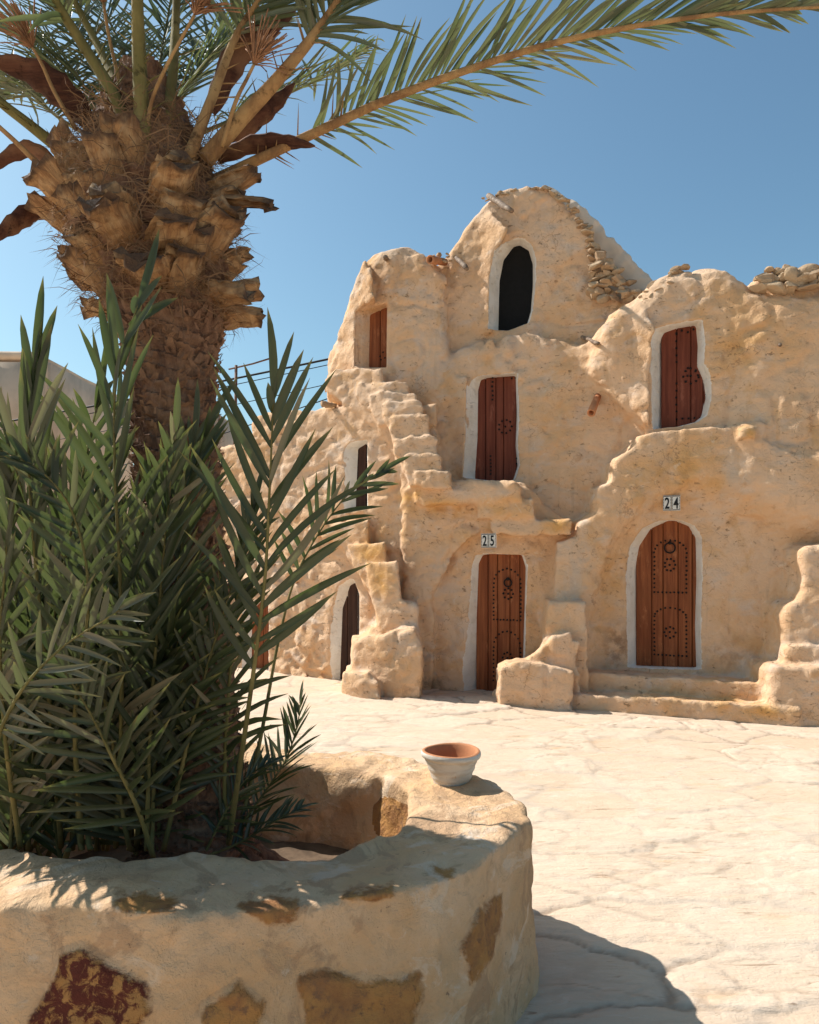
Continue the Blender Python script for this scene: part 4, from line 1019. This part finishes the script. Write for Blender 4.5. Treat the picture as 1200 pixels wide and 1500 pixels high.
def boot(th, z, tilt, L, w0, w1, thick, seed, lift=0.0):
    """one cut leaf base: a broad wedge rooted in the trunk and leaning out"""
    r = random.Random(seed); K, m = 9, 16; V = []
    for i in range(K):
        q = i / (K - 1); ww = w0 + (w1 - w0) * q ** 0.7; tt = thick * (1.0 - 0.35 * q)
        bend = 0.25 * q * q * L
        for j in range(m):
            a = 2 * math.pi * j / m; cu, su = math.cos(a), math.sin(a)
            x = ww * 0.5 * abs(cu) ** 0.7 * (1 if cu > 0 else -1); y = tt * 0.5 * abs(su) ** 0.8 * (1 if su > 0 else -1)
            y += -0.9 * (x * x) / (ww + 0.02)                # hollow inner face
            n = (0.006 * math.sin(a * 5 + seed) + r.gauss(0, 0.0035)) * (1 + 0.6 * q)
            V.append((x + n, y + bend + n, q * L + (r.gauss(0, 0.010) if i == K - 1 else 0) + (0.5 * x * r.uniform(-0.3, 0.3) if i == K - 1 else 0)))
    F = [[i * m + j, i * m + (j + 1) % m, (i + 1) * m + (j + 1) % m, (i + 1) * m + j] for i in range(K - 1) for j in range(m)]
    V.append((0, thick * 0.05 + 0.25 * L, L * 0.97)); F += [[(K - 1) * m + j, (K - 1) * m + (j + 1) % m, len(V) - 1] for j in range(m)]
    tp = np.array([i / (K - 1) for i in range(K) for j in range(m)] + [1.0])
    o = mesh_obj('leaf_base', np.array(V), F, M['boot'], None, False, dict(tip=tp))
    c = on_axis(z); rr = trunk_r(z) - 0.03
    rot = Matrix.Rotation(th - math.pi / 2, 4, 'Z') @ Matrix.Rotation(-tilt, 4, 'X')
    o.parent = palm; o.matrix_parent_inverse = Matrix.Translation(-Vector(palm.location))
    o.matrix_basis = Matrix.Translation(Vector((c[0] + rr * math.cos(th), c[1] + rr * math.sin(th), z + lift))) @ rot
    return o
boot(-0.25, 2.86, R(82), 0.27, 0.09, 0.05, 0.035, 77)
r = random.Random(21)
for i in range(52):
    z = 2.46 + 0.44 * (i / 51) ** 0.9; th = i * 2.39996 + 0.4 + r.uniform(-0.2, 0.2); q = i / 51
    boot(th, z, R(60 - 36 * q + r.uniform(-26, 24)), r.uniform(0.12, 0.21) + 0.02 * q, r.uniform(0.15, 0.23), r.uniform(0.09, 0.18), r.uniform(0.05, 0.085), 100 + i)
def fibres():
    r = random.Random(5); mb = MB()
    for i in range(4200):
        z = r.uniform(2.45, 3.2) ; q = r.uniform(0, 2 * math.pi); c = on_axis(z); rr = trunk_r(z) + r.uniform(-0.01, 0.07)
        o = np.array([math.cos(q), math.sin(q), 0.0]); tn = np.array([-math.sin(q), math.cos(q), 0.0])
        p = c + o * rr; L = r.uniform(0.05, 0.16)
        d = tn * r.gauss(0, 1.0) + np.array([0, 0, r.gauss(0.0, 0.55)]) + o * r.gauss(0.10, 0.28); d /= np.linalg.norm(d)
        if r.random() < 0.05: d = o * 0.9 + tn * r.gauss(0, .4) + np.array([0, 0, r.gauss(-.1, .3)]); L *= 0.9
        b = np.cross(d, o); b /= np.linalg.norm(b) + 1e-9; w = r.uniform(0.0008, 0.0020)
        m = p + d * L * 0.5 + o * r.gauss(0.0, 0.012) + np.array([0, 0, 0.01]); e = p + d * L + np.array([0, 0, -r.uniform(0, 0.03)])
        mb.add([p - b * w, p + b * w, m + b * w, m - b * w, e], [[0, 1, 2, 3], [3, 2, 4]])
    o = mb.build('fibre_mat', M['fibre'], palm, smooth=False); o['kind'] = 'stuff'
fibres()

def P3(lst): return [px(a, b, d) for a, b, d in lst]
FR = lambda pts, nrm, **k: frond(palm, P3(pts), nrm, leafmat='leaf_crown', **k)
# the long frond arching across the top of the picture
FR([(318, 262, 2.95), (395, 226, 2.92), (480, 186, 2.88), (570, 145, 2.83), (680, 104, 2.76), (800, 66, 2.68), (920, 40, 2.60), (1060, 20, 2.50), (1240, 8, 2.40)], (-0.32, 0.52, 0.80), n=84, lmax=0.33, width=0.017, ang0=50, ang1=14, vee=22, start=0.17, rad=0.022, ribmat='rib_dry', spines=18, seed=1, droop=0.04, lmin=0.30)
# stalks rising out of the frame
FR([(196, 235, 2.76), (172, 150, 2.74), (118, 60, 2.72), (70, -20, 2.62), (10, -170, 2.5), (-80, -330, 2.4)], (0.2, -0.9, 0.4), n=44, lmax=0.45, start=0.42, rad=0.034, spines=26, seed=2)
FR([(206, 225, 2.85), (178, 140, 2.95), (140, 60, 3.05), (100, -20, 3.05), (30, -200, 3.1)], (0, -1, 0.3), n=36, lmax=0.45, start=0.5, rad=0.030, spines=16, seed=3)
FR([(212, 240, 2.72), (206, 130, 2.70), (202, 30, 2.66), (200, -80, 2.6), (190, -300, 2.5)], (0, -1, 0.1), n=40, lmax=0.45, start=0.5, rad=0.042, spines=18, seed=4)
FR([(240, 230, 2.78), (252, 120, 2.85), (258, 20, 2.95), (262, -120, 2.95), (270, -300, 2.95)], (0.1, -1, 0.1), n=40, lmax=0.45, start=0.5, rad=0.030, spines=10, seed=5)
FR([(275, 235, 2.76), (312, 140, 2.80), (345, 55, 2.82), (385, -10, 2.8), (450, -150, 2.7)], (0.2, -1, 0.2), n=40, lmax=0.45, start=0.5, rad=0.030, ribmat='rib_dry', spines=14, seed=6)
FR([(300, 235, 2.82), (352, 175, 2.78), (412, 110, 2.74), (490, 10, 2.7), (560, -120, 2.62)], (0.4, -1, 0.4), n=40, lmax=0.42, start=0.55, rad=0.036, ribmat='rib_dry', spines=16, seed=7)
FR([(130, 250, 2.92), (80, 212, 2.88), (20, 165, 2.82), (-60, 110, 2.75), (-260, 30, 2.6)], (0.2, -0.4, 1), n=44, lmax=0.42, start=0.5, rad=0.028, spines=22, seed=8, ribmat='rib')
# feathery fronds behind the crown
FR([(270, 205, 3.2), (330, 180, 3.45), (420, 138, 3.8), (500, 100, 4.1), (545, 62, 4.4)], (-0.3, -0.4, 0.9), n=60, lmax=0.40, width=0.018, start=0.2, seed=9, droop=0.3, ang0=50, ang1=20)
FR([(230, 190, 3.2), (280, 120, 3.4), (345, 60, 3.6), (420, 30, 3.8)], (-0.3, -0.5, 0.8), n=56, lmax=0.42, width=0.018, start=0.15, seed=10, droop=0.25)
FR([(170, 190, 3.2), (110, 130, 3.5), (50, 70, 3.8), (-30, 20, 4.0)], (0.3, -0.5, 0.8), n=56, lmax=0.42, width=0.018, start=0.15, seed=11, droop=0.25)
FR([(180, 170, 3.3), (140, 90, 3.5), (80, 10, 3.7), (10, -60, 3.9)], (0.3, -0.6, 0.7), n=56, lmax=0.42, width=0.018, start=0.15, seed=12, droop=0.2)
FR([(220, 170, 3.3), (235, 90, 3.5), (250, 0, 3.7), (262, -80, 3.9)], (0.0, -0.8, 0.5), n=56, lmax=0.42, width=0.018, start=0.12, seed=13, droop=0.2)
FR([(240, 180, 3.3), (290, 110, 3.6), (340, 40, 3.9), (380, -40, 4.1)], (-0.2, -0.8, 0.5), n=56, lmax=0.42, width=0.018, start=0.12, seed=14, droop=0.2)
FR([(150, 210, 3.2), (90, 175, 3.4), (20, 120, 3.6), (-60, 90, 3.8)], (0.2, -0.4, 0.9), n=48, lmax=0.38, width=0.018, start=0.3, seed=15, droop=0.25)
FR([(205, 180, 3.3), (190, 100, 3.6), (160, 30, 3.9), (120, -60, 4.1)], (0.2, -0.7, 0.6), n=52, lmax=0.42, width=0.018, start=0.12, seed=19, droop=0.2)
FR([(180, 200, 3.2), (120, 160, 3.4), (60, 140, 3.7), (-20, 150, 3.9)], (0.2, -0.4, 0.9), n=52, lmax=0.36, width=0.018, start=0.2, seed=20, droop=0.25)
# away from the camera and out of frame to the left: they throw the dappled shade
FR([(180, 220, 3.2), (100, 100, 3.6), (-20, 20, 4.0), (-160, 20, 4.4)], (0, 0.1, 1), n=60, lmax=0.42, start=0.15, seed=17, droop=0.2)

def spathe(pts, w, seed):
    """dark boat-shaped husk"""
    P = smooth_path(P3(pts), 18); mb = MB(); V = []; m = 9
    Tn = np.gradient(P, axis=0); Tn /= np.linalg.norm(Tn, axis=1)[:, None]
    for i in range(18):
        q = i / 17; ww = w * (1 + 0.12 * math.sin(i * 1.9 + seed)) * math.sin(math.pi * (0.08 + 0.92 * q) ** 0.9) ** 0.8 + 0.003
        n = np.array([0.1, -0.4, -0.9]); n -= Tn[i] * n.dot(Tn[i]); n /= np.linalg.norm(n); b = np.cross(Tn[i], n)
        for side in (1, 0.86):
            for j in range(m):
                a = math.pi * (j / (m - 1) - 0.5) * 1.25; V.append(P[i] + (b * math.sin(a) * ww + n * (math.cos(a) * ww * 0.55)) * side)
    M2 = 2 * m; F = []
    for i in range(17):
        for j in range(m - 1):
            F.append([i * M2 + j, i * M2 + j + 1, (i + 1) * M2 + j + 1, (i + 1) * M2 + j]); F.append([i * M2 + m + j, (i + 1) * M2 + m + j, (i + 1) * M2 + m + j + 1, i * M2 + m + j + 1])
        for j in (0, m - 1):
            F.append([i * M2 + j, (i + 1) * M2 + j, (i + 1) * M2 + m + j, i * M2 + m + j])
    mb.add(V, F); mb.build('spathe', M['spathe'], palm)
spathe([(140, 190, 2.9), (95, 140, 2.85), (45, 105, 2.8), (-30, 85, 2.75)], 0.062, 1)
spathe([(320, 235, 2.95), (370, 212, 2.92), (420, 208, 2.9), (462, 214, 2.88)], 0.035, 3)
spathe([(335, 205, 3.0), (370, 180, 3.0), (405, 150, 3.0), (432, 122, 3.0)], 0.036, 4)
spathe([(308, 165, 2.9), (345, 85, 2.9), (390, 45, 2.9), (440, 5, 2.9)], 0.05, 5)
spathe([(100, 258, 2.95), (55, 222, 2.95), (20, 225, 2.95), (-30, 260, 2.95)], 0.035, 6)
spathe([(90, 300, 2.95), (45, 312, 2.9), (10, 335, 2.86), (-30, 360, 2.8)], 0.04, 7)
def flower_stalk(pts, fluff, seed):
    r = random.Random(seed); P = smooth_path(P3(pts), 16); mb = MB(); mb.tube(P, np.linspace(0.016, 0.010, 16), 8, squash=0.5)
    s = mb.build('flower_stalk', M['rib_dry'], palm)
    if fluff:
        fb = MB(); d = P[-1] - P[-3]; d /= np.linalg.norm(d)
        for i in range(60):
            e = d + np.array([r.gauss(0, .33) for _ in range(3)]); e /= np.linalg.norm(e); L = r.uniform(0.05, 0.20)
            Q = smooth_path([P[-1], P[-1] + e * L * 0.5, P[-1] + e * L + np.array([0, 0, -0.02])], 7)
            fb.tube(Q, 0.0013 + 0.0016 * np.abs(np.sin(np.arange(7) * 2.1 + i)), 4)
        fb.build('dry_flowers', M['husk'], s)
flower_stalk([(212, 215, 2.72), (222, 150, 2.68), (245, 95, 2.62), (285, 22, 2.55)], True, 1)
flower_stalk([(112, 190, 2.8), (80, 135, 2.76), (62, 95, 2.74), (48, 70, 2.72)], True, 2)
flower_stalk([(90, 258, 2.8), (55, 238, 2.76), (20, 205, 2.72), (-30, 160, 2.68)], False, 3)
flower_stalk([(190, 200, 2.85), (175, 120, 2.8), (160, 55, 2.78), (152, 5, 2.76)], True, 4)
flower_stalk([(325, 215, 2.75), (345, 150, 2.7), (362, 115, 2.68), (372, 95, 2.67)], True, 5)

# ------------------------------------------------------------------ young palms growing round the foot of the trunk
def shoot(name_label, pts_base):
    o = empty("palm_offshoot", Vector(pts_base)); tag(o, name_label, "young palm", "young palms round the foot of the date palm"); return o
s_right = shoot("young palm with one tall upright frond fanned before the building", px(352, 1240, 2.75))
frond(s_right, P3([(335, 1235, 2.72), (352, 1120, 2.62), (372, 980, 2.52), (388, 850, 2.45), (394, 740, 2.42), (398, 650, 2.40), (401, 578, 2.38)]), (0.05, -1.0, 0.05), n=14, lmax=0.44, width=0.028, ang0=48, ang1=20, vee=6, start=0.43, rad=0.013, seed=40, droop=0.05, lmin=0.75, tiplen=0.62, jitter=5)
frond(s_right, P3([(345, 1235, 2.85), (380, 1090, 2.95), (410, 930, 3.05), (440, 830, 3.1), (500, 735, 3.15), (560, 690, 3.2)]), (0.2, -1.0, 0.2), n=11, lmax=0.26, width=0.022, ang0=42, ang1=20, vee=15, start=0.62, rad=0.011, seed=41, droop=0.05, lmin=0.5)
frond(s_right, P3([(330, 1240, 2.8), (330, 1100, 2.75), (340, 950, 2.7), (352, 840, 2.68), (372, 740, 2.7)]), (0.3, -1.0, 0.0), n=22, lmax=0.32, width=0.022, start=0.2, rad=0.011, seed=42, lmin=0.5, ang0=40, ang1=16)
s_low = shoot("small dark young palm leaning out over the soil toward the pot", px(320, 1255, 2.85))
frond(s_low, P3([(300, 1245, 2.80), (345, 1215, 2.85), (385, 1165, 2.92), (420, 1110, 3.0), (436, 1060, 3.05), (440, 1030, 3.1)]), (-0.4, -0.8, 0.5), n=26, lmax=0.20, width=0.013, ang0=55, ang1=25, vee=25, start=0.18, rad=0.008, seed=43, droop=0.05, lmin=0.6)
frond(s_low, P3([(300, 1250, 2.75), (330, 1190, 2.76), (362, 1140, 2.80), (392, 1120, 2.86)]), (-0.2, -0.8, 0.6), n=18, lmax=0.18, width=0.013, start=0.2, rad=0.007, seed=44, lmin=0.6)
frond(s_low, P3([(300, 1255, 2.75), (350, 1235, 2.8), (400, 1205, 2.86), (440, 1185, 2.92)]), (-0.2, -0.6, 0.8), n=18, lmax=0.16, width=0.012, start=0.25, rad=0.007, seed=45, lmin=0.6, droop=0.2)
s_left = shoot("dense clump of dark green young palms left of the trunk", px(120, 1250, 2.85))
LF = lambda pts, nrm, **k: frond(s_left, P3(pts), nrm, **k)
LF([(170, 1240, 2.75), (178, 1050, 2.6), (176, 850, 2.5), (168, 680, 2.42), (172, 540, 2.40), (205, 440, 2.42)], (0.1, -1, 0.1), n=20, lmax=0.46, width=0.027, ang0=42, ang1=14, vee=8, start=0.2, seed=50, droop=0.05, lmin=0.6)
LF([(90, 1240, 2.75), (70, 1000, 2.5), (50, 800, 2.35), (42, 650, 2.28), (52, 540, 2.26)], (0.1, -1, 0.1), n=17, lmax=0.50, width=0.028, ang0=34, ang1=8, vee=10, start=0.25, seed=51, droop=0.03, lmin=0.7)
LF([(120, 1240, 2.7), (110, 1050, 2.5), (130, 880, 2.36), (110, 760, 2.30), (60, 690, 2.26), (-20, 650, 2.25)], (0.1, -1, 0.3), n=26, lmax=0.30, width=0.022, start=0.25, seed=52, droop=0.05)
LF([(200, 1240, 2.8), (220, 1050, 2.7), (235, 880, 2.62), (262, 740, 2.6), (300, 640, 2.6)], (0.1, -1, 0.1), n=20, lmax=0.44, width=0.026, ang0=45, ang1=16, start=0.2, seed=53, droop=0.05, lmin=0.6)
LF([(-10, 1110, 2.2), (5, 1060, 2.15), (40, 1000, 2.1), (95, 945, 2.08), (150, 910, 2.07), (176, 893, 2.06)], (0.1, -1, 0.25), n=15, lmax=0.22, width=0.018, ang0=62, ang1=28, vee=8, start=0.12, rad=0.008, seed=54, droop=0.08, lmin=0.7, dry=0.35)
LF([(225, 1255, 2.6), (200, 1180, 2.5), (165, 1110, 2.4), (130, 1040, 2.35), (80, 960, 2.32)], (0.1, -1, 0.2), n=14, lmax=0.34, width=0.022, ang0=60, ang1=25, start=0.15, rad=0.011, seed=55, droop=0.05, lmin=0.6)
LF([(30, 1240, 2.6), (10, 1100, 2.45), (0, 950, 2.35), (8, 830, 2.3), (15, 720, 2.28)], (0.2, -1, 0.1), n=22, lmax=0.30, width=0.020, ang0=35, ang1=15, start=0.15, seed=56, lmin=0.6, dry=0.2)
LF([(240, 1245, 2.7), (270, 1110, 2.66), (300, 990, 2.62), (330, 890, 2.6), (352, 820, 2.6)], (0.1, -1, 0.1), n=22, lmax=0.28, width=0.020, ang0=48, ang1=20, start=0.2, seed=57, lmin=0.6)
rr_ = random.Random(77)
for i in range(36):                                         # the thick of the clump
    bx = rr_.uniform(-40, 260); d0 = rr_.uniform(2.62, 3.25); lean = rr_.uniform(-160, 110); top = rr_.uniform(560, 1050); d1 = d0 + rr_.uniform(-0.3, 0.25)
    mid = (1245 + top) / 2
    LF([(bx, 1245, d0), (bx + lean * 0.15, mid + 120, d0 * 0.6 + d1 * 0.4), (bx + lean * 0.5, mid - 80, d1), (bx + lean, top, d1 - rr_.uniform(0, 0.15))], (rr_.uniform(-0.6, 0.6), -1, rr_.uniform(0, 0.7)), n=22, lmax=rr_.uniform(0.32, 0.50), width=0.0235, ang0=rr_.uniform(40, 62), ang1=18, vee=rr_.uniform(5, 25), start=0.12, rad=0.010, seed=200 + i, droop=rr_.uniform(0.02, 0.15), lmin=0.55, dry=max(0, rr_.gauss(0, 0.12)))

# ------------------------------------------------------------------ beyond: neighbouring houses, wires and pole
def block_house(name, x0, x1, ytop, Y, depth, label, wall_h=None, win=()):
    a = px(x0, ytop, Y); b = px(x1, ytop, Y); root = empty(name, (a[0], Y, 0)); tag(root, label, "house")
    bm = bmesh.new(); bmesh.ops.create_cube(bm, size=1.0)
    for v in bm.verts: v.co = Vector((a[0] + (v.co.x + 0.5) * (b[0] - a[0]), Y + (v.co.y + 0.5) * depth, (v.co.z + 0.5) * (a[2] + 0.1) - 0.1))
    bmesh.ops.bevel(bm, geom=bm.edges[:], offset=0.12, segments=3, affect='EDGES'); bmesh.ops.subdivide_edges(bm, edges=bm.edges[:], cuts=4, use_grid_fill=True)
    for v in bm.verts:
        n = fbm(np.array([v.co[:]]), 1.2, 5)[0]; v.co += Vector((n * 0.05, n * 0.05, n * 0.04))
    me = bpy.data.meshes.new('wall'); bm.to_mesh(me); bm.free(); me.materials.append(M['house']); me.polygons.foreach_set('use_smooth', np.ones(len(me.polygons), dtype=bool))
    o = bpy.data.objects.new('wall', me); col.objects.link(o); o.parent = root; o.matrix_parent_inverse = Matrix.Translation(-root.location)
    mb = MB(); p0 = np.array([a[0], Y, a[2]]); p1 = np.array([b[0], Y, b[2]])
    mb.tube(smooth_path([p0 + [0.1, 0.1, 0.03], (p0 + p1) / 2 + [0, 0.1, 0.05], p1 + [-0.1, 0.1, 0.02]], 12), 0.10, 8); mb.build('parapet', M['house'], root)
    return root
block_house('flat_roofed_house', -420, 72, 522, 16.0, 5.0, "pale plastered house with a flat parapet behind the palm leaves at the left edge")
block_house('flat_roofed_house', 250, 322, 602, 15.0, 4.0, "small square plastered house seen between trunk and low wall")
def cable(a, b, sag, rad, label):
    a, b = np.array(a), np.array(b); P = np.array([a + (b - a) * q - np.array([0, 0, sag * 4 * q * (1 - q)]) for q in np.linspace(0, 1, 24)])
    mb = MB(); mb.tube(P, rad, 6); tag(mb.build('power_cable', M['cable']), label, "cable", "cables in the sky left of the building")
cable(px(-200, 652, 15), px(700, 478, 12.5), 0.1, 0.020, "thick black cable, highest of the wires over the low wall")
cable(px(-200, 664, 15), px(700, 485, 12.5), 0.1, 0.008, "thin wire running just under the thick black cable")
cable(px(-200, 690, 15), px(700, 510, 12.5), 0.15, 0.008, "thin wire hanging second from the lowest over the low wall")
cable(px(-100, 762, 15), px(620, 535, 12.5), 0.1, 0.010, "lowest wire, dipping to the top of the low wall")
mb = MB(); mb.tube([px(341, 720, 11.5), px(345, 620, 11.5), px(346, 535, 11.5)], 0.022, 6)
mb.tube([px(335, 541, 11.5), px(370, 533, 11.5), px(396, 525, 11.5)], 0.014, 6)
tag(mb.build('metal_pole', M['metal']), "thin rusty metal pole with a crossarm behind the low wall", "pole")
